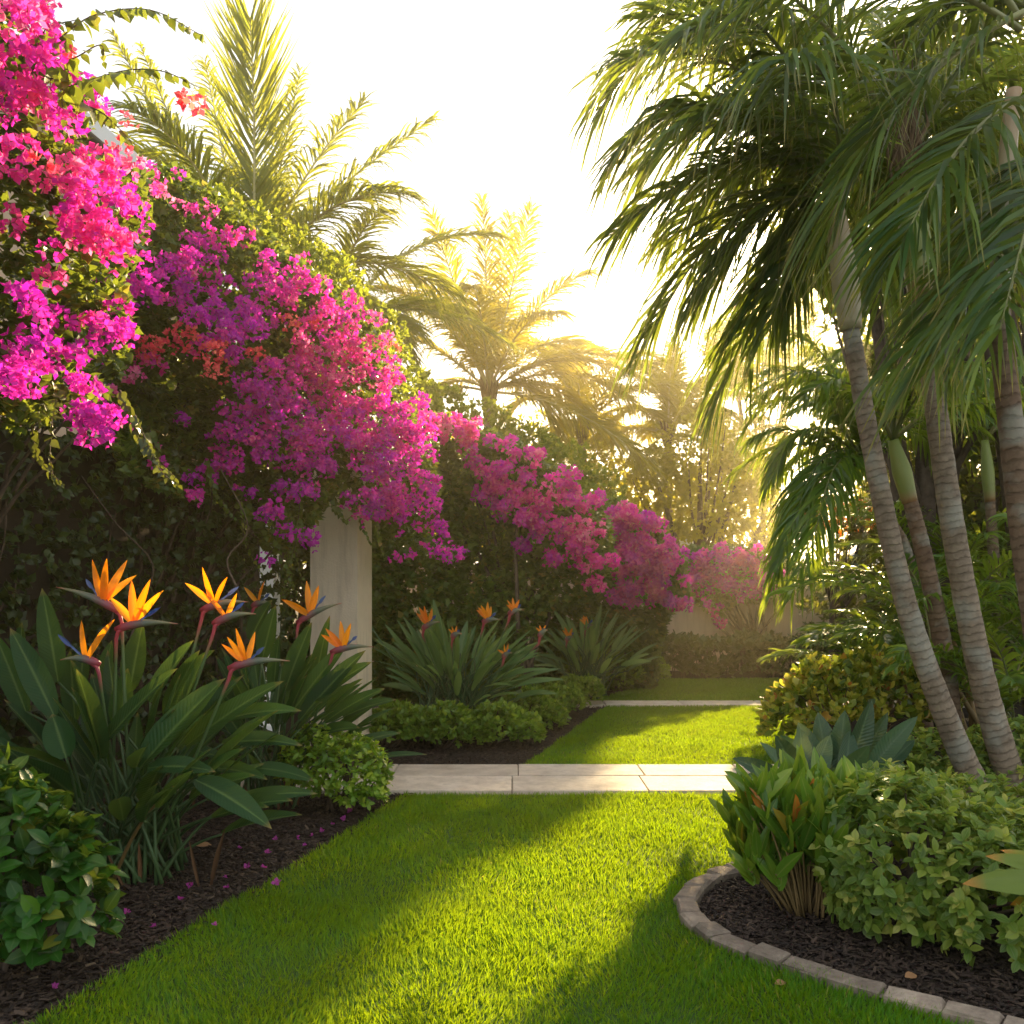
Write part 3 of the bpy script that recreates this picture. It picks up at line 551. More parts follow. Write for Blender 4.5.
p4 = [(672, 552), (700, 545), (760, 546), (795, 560), (800, 590), (770, 600), (735, 604), (722, 622), (714, 622), (700, 604), (675, 598)]
f4 = [(690, 560, 16, 12, .35), (715, 562, 18, 12, .3), (740, 560, 18, 12, .35), (700, 582, 18, 12, .3), (730, 585, 16, 10, .3), (765, 570, 16, 14, .3), (752, 590, 12, 8, .3)]
bougainvillea('flat band of dusky pink bougainvillea lying along the top of the cream back wall', p4, d4, .7, f4, 900, .11, .065, (4.45, 16.45, 0), (.2, -.9, .3), stray=20, nper=20, crad=(.09, .15), dens=2.0, trunk=.07)

# vines and dry twigs covering the shaded wall
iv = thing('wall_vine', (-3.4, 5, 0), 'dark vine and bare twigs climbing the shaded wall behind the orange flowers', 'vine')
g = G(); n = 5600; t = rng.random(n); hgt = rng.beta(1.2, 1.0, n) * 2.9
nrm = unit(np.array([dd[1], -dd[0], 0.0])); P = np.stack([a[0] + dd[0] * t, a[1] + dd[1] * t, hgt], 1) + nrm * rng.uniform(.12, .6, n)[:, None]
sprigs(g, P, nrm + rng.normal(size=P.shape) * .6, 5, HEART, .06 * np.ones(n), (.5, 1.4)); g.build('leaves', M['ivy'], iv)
g = G()
for k in range(34):
    t0 = rng.random(); p = np.array([a[0] + dd[0] * t0, a[1] + dd[1] * t0, 0]) + nrm * rng.uniform(.15, .6); pts = [p]
    for i in range(7): p = p + np.array([rng.normal() * .14, rng.normal() * .14, rng.uniform(.2, .5)]); pts.append(p)
    g.tube(smooth_path(pts, 4), np.linspace(.016, .004, 29), 5, rng.random())
g.build('branches', M['wood'], iv)
# leafy rambler round the white post
iv = thing('wall_vine', pp + [0.1, -.3, 0], 'light dappled vine hanging in front of the slim white post', 'vine')
for k in range(22):
    gl, gs = G(), G(); x0 = 150 + rng.random() * 150; vine(gl, gs, [at(x0, 480 + rng.random() * 40, 8.4), at(x0 + rng.normal() * 12, 560, 8.3), at(x0 + rng.normal() * 20, 600 + rng.random() * 60, 8.4)], .062, 26); st = gs.build('trailing_stem', M['wood'], iv); gl.build('leaves', M['boug_leaf'], st)

# ------------------------------------------------------------------ bird of paradise
def blade(g, p0, p1, width, nrm, sag=.04, fold=.25, rows=10, rnd=.5):
    p0, p1 = np.array(p0, float), np.array(p1, float); L = np.linalg.norm(p1 - p0); t = np.linspace(0, 1, rows)
    d = (p1 - p0) / L; hz = np.array([d[0], d[1], 0]); ctrl = (p0 + p1) / 2 + (UP * abs(1 - abs(d[2]) * .6)) * sag * L * 2
    P = bez(p0, ctrl, p1, rows); T = unit(np.gradient(P, axis=0)); X = unit(np.cross(T, np.broadcast_to(nrm, T.shape))); Z = np.cross(X, T)
    wd = width * .5 * (np.sin(np.pi * np.clip(t * .97 + .03, 0, 1) ** .75)) ** .75; cols = np.array([-1, -.55, 0, .55, 1])
    ph = rng.uniform(0, 6); V = np.empty((rows, 5, 3)); A = np.empty((rows, 5, 3))
    for j, cx in enumerate(cols):
        wv = .06 * np.sin(t * 9 + ph + cx) * abs(cx)
        V[:, j] = P + X * (wd * cx)[:, None] + Z * (wd * (abs(cx) * fold + wv))[:, None]; A[:, j, 0] = rnd; A[:, j, 1] = t; A[:, j, 2] = abs(cx)
    i, j = np.meshgrid(np.arange(rows - 1), np.arange(4), indexing='ij'); q = np.stack([i * 5 + j, i * 5 + j + 1, i * 5 + 6 + j, i * 5 + 5 + j], -1).reshape(-1, 4)
    g.add(V.reshape(-1, 3), q.ravel(), np.full(len(q), 4), A.reshape(-1, 3))
def strel_flower(root, joint, beak, up, base, size=1.0, nsep=3, d=None, spread=.45):
    J, B = np.array(joint), np.array(beak); bd = unit(B - J); L = np.linalg.norm(B - J)
    g = G(); m1 = np.array(base) * .4 + J * .6 + np.array([0, 0, -.0]); path = np.vstack([bez(np.array(base), np.array([base[0] * .4 + J[0] * .6, base[1] * .4 + J[1] * .6, J[2] * .55]), J - UP * .05 * size - bd * .015, 12), J - bd * .004 - UP * .012, J + bd * .02])
    g.tube(path, np.r_[np.linspace(.011, .008, 11), .0095 * size, .011 * size, .011 * size], 7, .5, norm=True); fl = g.build('flower', M['flower_stalk'], root)
    g = G(); n = 9; t = np.linspace(0, 1, n); P = J - bd * .02 + (B - J + bd * .02) * t[:, None] + UP * (.02 * np.sin(np.pi * t))[:, None]
    g.tube(P, np.r_[.010, .016, .0175, .0165, .014, .0105, .007, .004, .001] * size, 8, .5, norm=True, flat=1.25); g.build('spathe', M['spathe'], fl)
    S0 = J + (B - J) * .25 + UP * .012; g = G(); sd = unit(np.cross(np.array([0, -1.0, 0]), UP)); u = unit(np.array(up) - S0); H = np.linalg.norm(np.array(up) - S0)
    angs = np.linspace(-spread, spread * 1.7, nsep) if bd[0] > 0 else np.linspace(spread, -spread * 1.7, nsep)
    for k, an in enumerate(angs + rng.normal(size=nsep) * .1):
        v = unit(u * math.cos(an) + sd * math.sin(an) + np.array([0, rng.normal() * .3, 0])); ln_ = H * (1.05 if abs(an) < .35 else rng.uniform(.85, 1.0))
        blade(g, S0, S0 + v * ln_, .029 * size * H / .17, np.array([rng.normal() * .4, -1, .3]), .05, .5, 8, rng.random())
    g.build('sepals', M['sepal'], fl)
    g = G(); tv = unit(bd * .9 + u * .6 + np.array([0, rng.normal() * .2, 0]))
    blade(g, S0, S0 + tv * H * .6, .012 * size, np.array([0, -1, .3]), .02, .8, 6, rng.random()); blade(g, S0 + tv * H * .4, S0 + tv * H * rng.uniform(.6, .8), .022 * size, np.array([0, -1, .3]), 0, .6, 6, rng.random())
    g.build('tongue', M['tongue'], fl)
def strel(label, base, d, blades, nrand, flowers, spread=.55, hgt=1.15, wid=.12, blen=.42, lean=(0, 0), group=None, sheath=8, brnd=(0, .85)):
    base = np.array(base, float); o = thing('bird_of_paradise', base, label, 'bird of paradise', group); gl, gs = G(), G()
    def leaf(b0, b1, w_, nrm, rnd):
        r = base + np.array([np.clip(rng.normal(), -1.6, 1.6) * .12, np.clip(rng.normal(), -1.2, 1.6) * .10, 0]) * spread / .55
        ctrl = np.array([r[0] * .55 + b0[0] * .45, r[1] * .55 + b0[1] * .45, b0[2] * .75])
        gs.tube(bez(r, ctrl, b0, 9), np.linspace(.011, .006, 9), 6, np.clip(rng.beta(1.5, 2.5), 0, 1)); blade(gl, b0, b1, w_ * .80, nrm, .05, rng.uniform(.2, .55), 10, rnd)
    for (x0, y0, x1, y1, w_, dd_) in blades:
        b0 = at(x0, y0, d + dd_); b1 = at(x1, y1, d + dd_ + rng.normal() * .06 - .05); dr = unit(b1 - b0)
        nrm = unit(np.array([-dr[2] * .8 * np.sign(dr[0] + 1e-6) * 0 + rng.normal() * .15, -1.0, .55 + abs(dr[0]) * .7])); leaf(b0, b1, w_ / F * d, nrm, rng.uniform(*brnd))
    for k in range(nrand):
        az = rng.uniform(0, 6.28); el = rng.beta(2.2, 1.6) * 1.1 + .25; ln_ = rng.uniform(.75, 1.15)
        u = np.array([math.cos(az) + lean[0], math.sin(az) * .75 + lean[1], 0]); dirv = u * math.cos(el) * .8 + UP * math.sin(el)
        b0 = base + dirv * hgt * .62 * ln_; b0[2] = max(b0[2], .22); fall = rng.uniform(-.5, .15); d1 = unit(u * (1.0 + .3 * rng.random()) * math.cos(el) + UP * (math.sin(el) + fall))
        b1 = b0 + d1 * blen * rng.uniform(.75, 1.15); b1[2] = max(b1[2], .08); leaf(b0, b1, wid * rng.uniform(.8, 1.15), unit(UP * .8 - u * .4 + np.array([0, -.5, 0]) + rng.normal(size=3) * .25), rng.uniform(*brnd))
    gl.build('leaves', M['strel' if d < 8 else 'strel_lit'], o); gs.build('stalks', M['strel_stem'], o)  # farther clumps get the leaf colour with light painted in
    if sheath:
        for k in range(sheath):
            g = G(); p = base + np.array([rng.normal() * .16, rng.normal() * .1 - .05, 0]) * spread / .55; q = p + np.array([rng.normal() * .06, -.02, rng.uniform(.12, .32)]); blade(g, p, q, rng.uniform(.018, .03), np.array([rng.normal() * .4, -1, .1]), .03, .8, 7, rng.random()); g.build('dry_sheath', M['sheath'], o)
    for (jx, jy, bx, by, ux, uy, ns, dd_) in flowers:
        dd_ = d + dd_; strel_flower(o, at(jx, jy, dd_), at(bx, by, dd_ - .03), at(ux, uy, dd_), base + np.array([rng.normal() * .08, rng.normal() * .06, 0]), (dd_ / 4.7) ** .3 * (1.0 if dd_ < 7 else 1.15), ns)
    return o
b1 = gp(128, 876)
blades1 = [(58, 682, 42, 588, 30, -.1), (54, 716, 10, 628, 32, -.25), (26, 712, -6, 632, 30, 0), (66, 758, 52, 714, 34, -.4), (130, 690, 143, 622, 32, .1), (150, 702, 194, 640, 28, 0), (105, 742, 178, 668, 30, -.25), (140, 768, 226, 678, 38, -.35),
           (165, 745, 224, 680, 36, -.1), (186, 746, 284, 681, 36, -.05), (218, 722, 302, 711, 26, .05), (222, 744, 303, 746, 24, -.05), (196, 780, 272, 829, 34, -.3), (148, 768, 216, 772, 26, -.4), (212, 768, 268, 780, 22, 0),
           (20, 690, 22, 622, 30, .3), (80, 690, 85, 640, 26, .3), (100, 700, 112, 640, 24, .25), (180, 690, 215, 650, 26, .2), (10, 760, -40, 700, 30, -.1), (-5, 740, -60, 690, 30, .1), (120, 730, 128, 668, 30, 0), (165, 715, 200, 650, 30, .1), (75, 720, 70, 650, 28, .1)]
fl1 = [(119, 612, 56, 587, 112, 557, 4, -.15), (119, 629, 178, 624, 150, 580, 4, -.2), (96, 664, 60, 660, 89, 607, 2, -.3), (204, 610, 248, 602, 216, 567, 4, .1), (216, 623, 256, 614, 228, 587, 2, 0), (232, 668, 290, 661, 241, 628, 4, -.2)]
strel('largest bird of paradise clump with six orange flowers, behind the small glossy shrub', b1, 4.72, blades1, 56, fl1, spread=.75, hgt=1.15, wid=.13, blen=.45, lean=(.25, -.1))
b2 = gp(268, 806)
blades2 = [(285, 690, 312, 622, 26, 0), (290, 715, 350, 640, 26, 0), (300, 720, 366, 650, 26, -.1), (315, 700, 372, 662, 24, -.1), (325, 722, 386, 688, 22, 0), (310, 705, 330, 615, 22, .3), (255, 768, 314, 781, 22, -.3), (320, 735, 360, 728, 20, 0), (250, 640, 272, 600, 26, .3), (262, 660, 276, 605, 24, .2)]
fl2 = [(299, 622, 342, 603, 308, 578, 3, 0), (333, 652, 374, 647, 336, 618, 4, 0), (254, 606, 272, 604, 257, 578, 2, .4)]
strel('second bird of paradise clump leaning towards the cream pillar', b2, 6.1, blades2, 46, fl2, spread=.6, hgt=1.2, wid=.12, blen=.42, lean=(.3, 0), sheath=6)
b3 = gp(455, 731)
fl3 = [(424, 628, 440, 622, 424, 606, 4, -.45), (484, 622, 500, 620, 484, 603, 5, -.45), (510, 614, 524, 610, 513, 597, 4, -.45), (504, 657, 512, 653, 505, 644, 3, -.2), (453, 637, 462, 634, 453, 625, 3, -.45), (540, 636, 548, 630, 541, 624, 3, -.45), (363, 606, 370, 602, 364, 596, 4, .2)]
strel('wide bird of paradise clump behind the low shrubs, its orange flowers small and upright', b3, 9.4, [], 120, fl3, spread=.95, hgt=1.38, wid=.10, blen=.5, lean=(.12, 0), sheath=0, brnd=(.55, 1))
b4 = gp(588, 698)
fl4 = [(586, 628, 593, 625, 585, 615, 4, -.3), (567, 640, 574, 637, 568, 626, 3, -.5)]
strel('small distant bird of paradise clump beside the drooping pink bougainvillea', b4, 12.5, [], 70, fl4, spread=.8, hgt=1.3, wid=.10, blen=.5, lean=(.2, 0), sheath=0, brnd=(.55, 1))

# ------------------------------------------------------------------ left shrubs
c = gp(8, 965)
shrub('glossy_shrub', 'dark glossy green shrub in front of the largest bird of paradise', 'shrub', [((-2.02, 3.55, .38), (.28, .3, .42)), ((-1.78, 3.5, .26), (.22, .25, .34)), ((-2.3, 3.5, .5), (.35, .35, .45))], 560, 5, OVATE, .085, M['shrub'], base=(-2.0, 3.6, 0), up=.6, spread=(.5, 1.35))
c = gp(342, 812)
shrub('lime_shrub', 'rounded lime green shrub at the end of the path beside the pillar', 'shrub', [((-1.12, 6.05, .25), (.30, .28, .28)), ((-1.32, 6.1, .3), (.26, .28, .28)), ((-1.02, 6.0, .16), (.2, .2, .2))], 950, 5, OVATE, .045, M['lime'], base=(-1.15, 6.05, 0), up=.6)
low = [(395, 752, 'dull green low shrub nearest the pillar'), (445, 752, 'low green shrub in front of the wide bird of paradise clump'), (497, 750, 'low shrub at the corner of the path and the sunlit lawn'), (533, 733, 'sunlit low shrub just behind the path corner'), (553, 721, 'yellow lit low shrub beside the sunlit lawn'), (576, 708, 'last clipped low shrub before the second path')]
for i, (px, py, lb) in enumerate(low):
    q = gp(px, py); rr = .44 if i < 3 else .36
    shrub('low_shrub', lb, 'shrub', [((q[0], q[1] + .2, .15 + .06 * rng.random()), (rr * .62, .32, .24)), ((q[0] - rr * .65, q[1] + .3, .12 + .08 * rng.random()), (rr * .5, .3, .2)), ((q[0] + rr * .55, q[1] + .25, .10 + .08 * rng.random()), (rr * .48, .28, .2))], 620, 5, OVATE2, .056, M['lowhedge'], 'low shrubs along the edge of the planting bed', up=.7, nst=8, jit=.6)
for px, py, lb in ((612, 693, 'rounded low shrub beyond the second path, next to the distant bird of paradise'), (640, 688, 'low shrub at the corner of the shaded back lawn')):
    q = gp(px, py); shrub('low_shrub', lb, 'shrub', [((q[0], q[1] + .3, .22), (.5, .4, .34)), ((q[0] - .4, q[1] + .4, .2), (.4, .4, .3))], 520, 5, OVATE2, .07, M['lowhedge'], 'low shrubs along the edge of the planting bed', up=.7, nst=8, jit=.6)
# back hedge
g = G(); n = 1500; x = rng.uniform(1.6, 5.9, n); y = rng.uniform(15.15, 16.1, n); z = rng.uniform(.08, .62, n) + .1 * np.sin(x * 5) * rng.random(n)
k = (y < 15.4) | (z > .45); P = np.stack([x, y, z], 1)[k]
hd = thing('hedge', (3.7, 15.6, 0), 'dark hedge of upright oval leaves along the foot of the cream back wall', 'hedge')
sprigs(g, P, UP + np.array([0, -.45, 0]) + rng.normal(size=P.shape) * .3, 6, OBOV, .17 * np.ones(len(P)), (.3, .9)); g.mi = 1
for k in range(60): p = np.array([rng.uniform(1.6, 5.9), rng.uniform(15.3, 16), 0]); g.tube([p, p + [0, 0, .3], p + [rng.normal() * .1, 0, .55]], [.012, .01, .006], 5, .5)
g.build('leaves', [M['hedge'], M['wood']], hd)
g = G(); o = thing('bare_shrub', (4.3, 16.2, 0), 'thin bare stemmed shrub standing before the cream wall above the hedge', 'shrub')
for px, py in ((748, 612), (757, 606), (768, 604), (762, 630), (752, 640), (774, 640)): q = at(px, py, 16.2); g = G(); g.tube(bez(np.array([4.3, 16.2, 0]), np.array([4.35, 16.2, q[2] * .6]), q, 7), np.linspace(.022, .009, 7), 5, .3); g.build('stem', M['wood'], o)
g = G(); P = np.array([at(rng.uniform(742, 780), rng.uniform(634, 655), 16.1) for _ in range(40)]); sprigs(g, P, UP + rng.normal(size=P.shape) * .3, 6, OBOV, .16 * np.ones(40), (.3, .9)); g.build('leaves', M['hedge'], o)

# ------------------------------------------------------------------ right bed
shrub('variegated_shrub', 'broad pale green variegated shrub at the mulch edge', 'shrub', [((1.72, 3.95, .34), (.38, .38, .36)), ((2.05, 3.75, .27), (.42, .42, .32)), ((2.55, 3.8, .27), (.5, .5, .32)), ((1.62, 3.9, .18), (.24, .25, .2)), ((1.85, 4.35, .35), (.4, .35, .3)), ((2.3, 4.4, .3), (.45, .4, .28))], 2900, 5, OVATE, .055, M['variegated'], base=(1.85, 4.0, 0), up=.55, lower=-.7, spread=(.6, 1.45))
shrub('variegated_shrub', 'second variegated shrub lying low behind the feet of the grey palm trunks', 'shrub', [((2.65, 6.45, .2), (.45, .4, .26)), ((3.1, 6.4, .22), (.5, .45, .28)), ((3.7, 6.3, .3), (.6, .5, .3)), ((2.35, 5.9, .12), (.3, .3, .2)), ((2.6, 5.2, .1), (.35, .35, .2))], 2300, 5, OVATE, .055, M['variegated'], base=(3.0, 6.3, 0), up=.6, spread=(.6, 1.45))
# cane plant with upright leaves
b = gp(805, 912); o = thing('cane_plant', b, 'upright leafy plant on thin brown canes with a few orange leaves', 'plant'); gl, gs = G(), G()
for k in range(130):
    az = rng.uniform(0, 6.28); rr = rng.uniform(.02, .14); p = b + np.array([math.cos(az) * rr * .8, math.sin(az) * rr, 0]); h = rng.uniform(.22, .58)
    tp = p + np.array([math.cos(az) * .26 * rng.random() - .03, math.sin(az) * .16 * rng.random(), h]); gs.tube(bez(p, (p + tp) / 2 + [0, 0, .05], tp, 6), np.linspace(.006, .004, 6), 5, rng.random())
    m = rng.integers(4, 7); ax = unit(tp - p + UP * .2)
    for j in range(m):
        a2 = rng.uniform(0, 6.28); el = rng.uniform(.4, 1.4); D = unit(np.array([math.cos(a2) * math.cos(el), math.sin(a2) * math.cos(el), math.sin(el)]) + ax * .3 + np.array([-.06, 0, 0]))
        q = tp - ax * rng.uniform(0, .10); L = rng.uniform(.13, .24); blade(gl, q, q + D * L, L * .29, unit(UP * .7 + np.array([0, -.6, 0]) - D * .2 + rng.normal(size=3) * .3), .06, .3, 7, np.clip(rng.beta(1.6, 2.2) + (.45 if rng.random() < .06 and h > .4 else 0), 0, 1))
gl.build('leaves', M['croton'], o); gs.build('canes', M['cane'], o)
# dark broad leaved plants
def rosette(label, base, d, blades, name='broad_leaf_plant', mat=None):
    base = np.array(base, float); o = thing(name, base, label, 'plant'); gl, gs = G(), G()
    for (x0, y0, x1, y1, w_, dd_) in blades:
        b0 = at(x0, y0, d + dd_); b1_ = at(x1, y1, d + dd_ + rng.normal() * .1); blade(gl, b0, b1_, w_ / F * d, unit(np.array([rng.normal() * .3, -1, .6])), .05, .35, 10, rng.random())
        gs.tube(bez(base + rng.normal(size=3) * [.04, .04, 0], (base + b0) / 2 + [0, 0, .03], b0, 6), np.linspace(.014, .008, 6), 6, rng.random())
    gl.build('leaves', mat or M['broad'], o); gs.build('stalks', M['strel_stem'], o); return o
rosette('grey green plant with tall broad leaves in front of the yellow croton', gp(845, 800) , 5.9, [(850, 770, 872, 700, 24, 0), (838, 770, 845, 710, 22, .1), (828, 772, 818, 712, 26, .1), (858, 772, 888, 712, 20, .1), (870, 770, 918, 716, 20, -.1), (880, 775, 915, 740, 18, 0), (820, 775, 798, 722, 24, 0), (812, 780, 780, 735, 24, -.1), (862, 785, 905, 765, 22, -.15), (845, 785, 850, 730, 24, -.2), (835, 790, 870, 745, 22, -.25), (815, 790, 800, 745, 20, -.2)])
rosette('low plant with dark tapered leaves leaning out over the end of the path', gp(815, 812), 5.3, [(800, 780, 775, 735, 24, 0), (795, 785, 760, 742, 22, .1), (790, 788, 732, 758, 20, 0), (795, 792, 745, 775, 18, -.1), (800, 795, 755, 792, 18, -.1), (805, 780, 800, 728, 22, .1), (812, 782, 830, 735, 22, .1), (805, 790, 785, 755, 20, -.15), (815, 795, 845, 765, 18, -.1)])
rosette('strap leaved plant with yellow tipped leaves at the edge of the frame', at(1085, 960, 3.3) * [1, 1, 0], 3.25, [(1065, 890, 962, 884, 26, 0), (1070, 880, 985, 856, 18, .05), (1075, 880, 1000, 850, 16, .1), (1080, 870, 1060, 800, 24, 0), (1090, 870, 1110, 800, 24, 0), (1095, 885, 1180, 860, 24, 0), (1085, 890, 1010, 905, 20, -.05)], 'strap_leaf_plant', M['brom'])
shrub('croton', 'bushy croton with yellow and orange leaves beside the far lawn edge', 'shrub', [((2.75, 7.9, .45), (.42, .4, .45)), ((3.2, 8.0, .5), (.45, .45, .5)), ((3.6, 8.1, .4), (.4, .4, .45)), ((2.55, 8.1, .3), (.3, .3, .35))], 1000, 5, OVATE2, .085, M['yellow_croton'], base=(3.0, 8.0, 0), up=.7)

# ------------------------------------------------------------------ palms
def frond(root, P0, P1, P2, leaflet, n, mat, rmat, droop=.35, rr=.014, wl=.03, hint=None, tilt=.9, start=.12, rows=5, flut=.25, vee=.25):
    P0, P1, P2 = (np.array(p, float) for p in (P0, P1, P2)); m = 18; C = bez(P0, P1, P2, m); g = G()
    g.mi = 1; g.tube(C, np.linspace(rr, rr * .18, m), 5, rng.random()); g.mi = 0
    t = np.repeat(np.linspace(start, .995, n), 2) + rng.normal(size=2 * n) * .003; t = np.clip(t, 0, 1); sgn = np.tile([1.0, -1.0], n)
    u = t[:, None]; P = (1 - u) ** 2 * P0 + 2 * u * (1 - u) * P1 + u * u * P2; T = unit(2 * (1 - u) * (P1 - P0) + 2 * u * (P2 - P1))
    h = UP if hint is None else np.array(hint, float); X = unit(np.cross(T, np.broadcast_to(h, T.shape)) + 1e-6); Z = np.cross(X, T)
    ang = tilt * (1 - .45 * t)[:, None] + rng.normal(size=(2 * n, 1)) * .12
    D = unit(T * np.cos(ang) + X * sgn[:, None] * np.sin(ang) + Z * (vee + rng.normal(size=(2 * n, 1)) * .12))
    L = leaflet * (np.sin(np.pi * np.clip(.12 + .80 * (t - start) / (1 - start), 0, 1)) ** .6) * rng.uniform(.72, 1.12, 2 * n)
    s = np.linspace(0, 1, rows); W = np.array([.5, 1, .85, .5, .04]) if rows == 5 else np.interp(s, [0, .25, .5, .75, 1], [.5, 1, .85, .5, .04])
    dr = droop * rng.uniform(.7, 1.3, 2 * n)
    Q = P[:, None] + D[:, None] * (L[:, None] * s[None])[:, :, None] * (1 - .25 * (dr[:, None] * s[None] ** 2))[:, :, None]; Q[:, :, 2] -= (dr * L)[:, None] * s[None] ** 2
    wv = unit(T - (T * D).sum(1, keepdims=True) * D) + rng.normal(size=D.shape) * flut; wv = unit(wv - (wv * D).sum(1, keepdims=True) * D)
    hw = (wl * .5 * W)[None, :, None]; V = np.stack([Q - wv[:, None] * hw, Q + wv[:, None] * hw], 2).reshape(-1, 3)
    k = 2 * n; b = (np.arange(k) * rows * 2)[:, None] + (np.arange(rows - 1) * 2)[None]; q = np.stack([b, b + 1, b + 3, b + 2], -1).reshape(-1, 4)
    A = np.zeros((k, rows, 2, 3)); A[..., 0] = np.clip(rng.beta(1.1, 1.4, k) , 0, 1)[:, None, None]; A[..., 1] = s[None, :, None]; A[..., 2] = .5
    g.add(V, q.ravel(), np.full(len(q), 4), A.reshape(-1, 3))
    return g.build('frond', [mat, rmat], root)
def auto_frond(root, P0, L, az, el, reach, rise, **kw):
    u = np.array([math.cos(az), math.sin(az), 0]); P0 = np.array(P0); P1 = P0 + L * .55 * (u * math.cos(el) + UP * math.sin(el)); P2 = P0 + u * L * reach + UP * L * rise
    return frond(root, P0, P1, P2, **kw)
def ring_trunk(root, path, r0, r1, mat, name='trunk', flare=1.35, n=60):
    P = smooth_path(path, max(4, n // (len(path) - 1))); m = len(P); t = np.linspace(0, 1, m); r = r0 + (r1 - r0) * t; r = r * (1 + (flare - 1) * np.exp(-t * 14)); r *= 1 + .02 * np.sin(np.arange(m) * 2.1) + rng.normal(size=m) * .008
    g = G(); g.tube(P, r, 14, .5); return g.build(name, mat, root)
# --- big palms on the right
KW = dict(leaflet=.80, n=60, mat=M['frond'], rmat=M['rachis'], droop=.7, rr=.020, wl=.030, rows=5, start=.12, flut=.6)
def px_fronds(root, lst, **kw):
    for (a, b_, c_) in lst:
        k = dict(kw); frond(root, at(*a), at(*b_), at(*c_), **k)
A0 = gp(992, 822); pa = thing('palm_tree', A0, 'leaning palm with a slim ringed trunk and tan crownshaft, closest to the lawn', 'palm')
dA = float(A0[1]); ptsA = [A0, at(945, 715, dA - .02), at(905, 600, dA), at(872, 450, dA), at(850, 325, dA)]
ring_trunk(pa, ptsA, .080, .054, M['bark'])
g = G(); g.tube(smooth_path([at(851, 330, dA), at(845, 280, dA), at(838, 230, dA), at(834, 195, dA)], 6), np.r_[np.linspace(.070, .085, 6), np.linspace(.084, .07, 6), np.linspace(.068, .045, 7)], 14, .5, norm=True); g.build('crownshaft', M['shaft'], pa)
top = (838, 205, dA)
px_fronds(pa, [(top, (770, 95, dA + .1), (612, 235, dA + .2)), (top, (740, 150, dA + .5), (642, 352, dA + .7)), (top, (790, 225, dA + .9), (715, 405, dA + 1.1)), (top, (770, 20, dA), (618, 60, dA - .3)), (top, (700, -60, dA + .6), (600, 110, dA + .8)),
               (top, (850, 40, dA - .9), (780, 60, dA - 1.6)), (top, (900, 40, dA + .6), (1000, 130, dA + 1.2)), (top, (880, 90, dA + 1.0), (930, 260, dA + 1.8)), (top, (830, -60, dA), (770, -140, dA + .2)), (top, (930, -20, dA), (1010, -30, dA - .3)), (top, (800, 110, dA + 1.2), (740, 190, dA + 2.2)), (top, (760, 60, dA + .4), (640, 170, dA + .6)), (top, (800, 60, dA - .5), (690, 120, dA - .9)), (top, (760, -20, dA + .2), (640, 20, dA + .5)), (top, (810, 190, dA + .6), (770, 330, dA + .9)), (top, (720, 40, dA - .2), (625, 150, dA - .3)), (top, (760, 110, dA + .8), (670, 240, dA + 1.1)), (top, (780, -40, dA - .5), (690, 30, dA - .9)), (top, (780, 160, dA + .2), (700, 300, dA + .3))], **KW)
B0 = gp(1022, 815); pb = thing('palm_tree', B0, 'palm with a thick straight ringed trunk and green crownshaft', 'palm'); dB = float(B0[1])
ptsB = [B0, at(985, 690, dB), at(955, 540, dB), at(932, 380, dB), at(921, 295, dB)]; ring_trunk(pb, ptsB, .088, .062, M['bark'])
g = G(); g.tube(smooth_path([at(922, 300, dB), at(916, 250, dB), at(910, 200, dB), at(905, 165, dB)], 6), np.r_[np.linspace(.08, .1, 7), np.linspace(.1, .05, 12)], 14, .5, norm=True); g.build('crownshaft', M['shaft_green'], pb)
g = G()
for k in range(40): p = at(905 + rng.normal() * 7, 165 + rng.normal() * 12, dB - .08); g.tube([p, p + [rng.normal() * .03, -.03, .2], p + [rng.normal() * .06, -.04, .5 + rng.normal() * .1]], [.012, .01, .003], 4, rng.random())
g.build('fibre', M['fibre'], pb)
top = (905, 165, dB)
px_fronds(pb, [(top, (850, 10, dB), (700, 40, dB + .2)), (top, (860, 30, dB + .7), (735, 190, dB + 1.0)), (top, (930, -80, dB), (960, -160, dB)), (top, (980, 20, dB + .3), (1100, 120, dB + .5)), (top, (830, -40, dB - .5), (690, -30, dB - .6)), (top, (960, 60, dB + 1), (1000, 230, dB + 1.6)), (top, (870, 60, dB + 1), (830, 250, dB + 1.7)), (top, (890, -20, dB + .9), (860, 20, dB + 2)), (top, (900, 100, dB + .8), (880, 300, dB + 1.2)), (top, (950, 90, dB + .4), (985, 280, dB + .6)), (top, (840, -20, dB + .3), (660, 10, dB + .5)), (top, (960, 0, dB + 1.2), (1040, 90, dB + 2)), (top, (1000, -40, dB - .4), (1120, -20, dB - .6))], **KW)
C0 = gp(1075, 860); pc = thing('palm_tree', C0, 'palm at the frame edge with a dark trunk and big fronds drooping across the others', 'palm'); dC = float(C0[1])
dC = 5.0; C0 = at(1070, 860, 5.0); ptsC = [C0, at(1040, 640, dC), at(1022, 520, dC), at(1006, 380, dC), at(998, 300, dC)]; ring_trunk(pc, ptsC, .085, .055, M['bark_brown'])
g = G(); g.tube(smooth_path([at(999, 305, dC), at(1000, 240, dC), at(1008, 150, dC), at(1014, 90, dC)], 6), np.linspace(.06, .04, 19), 12, .5, norm=True); g.build('crownshaft', M['shaft'], pc)
top = (1012, 60, dC)
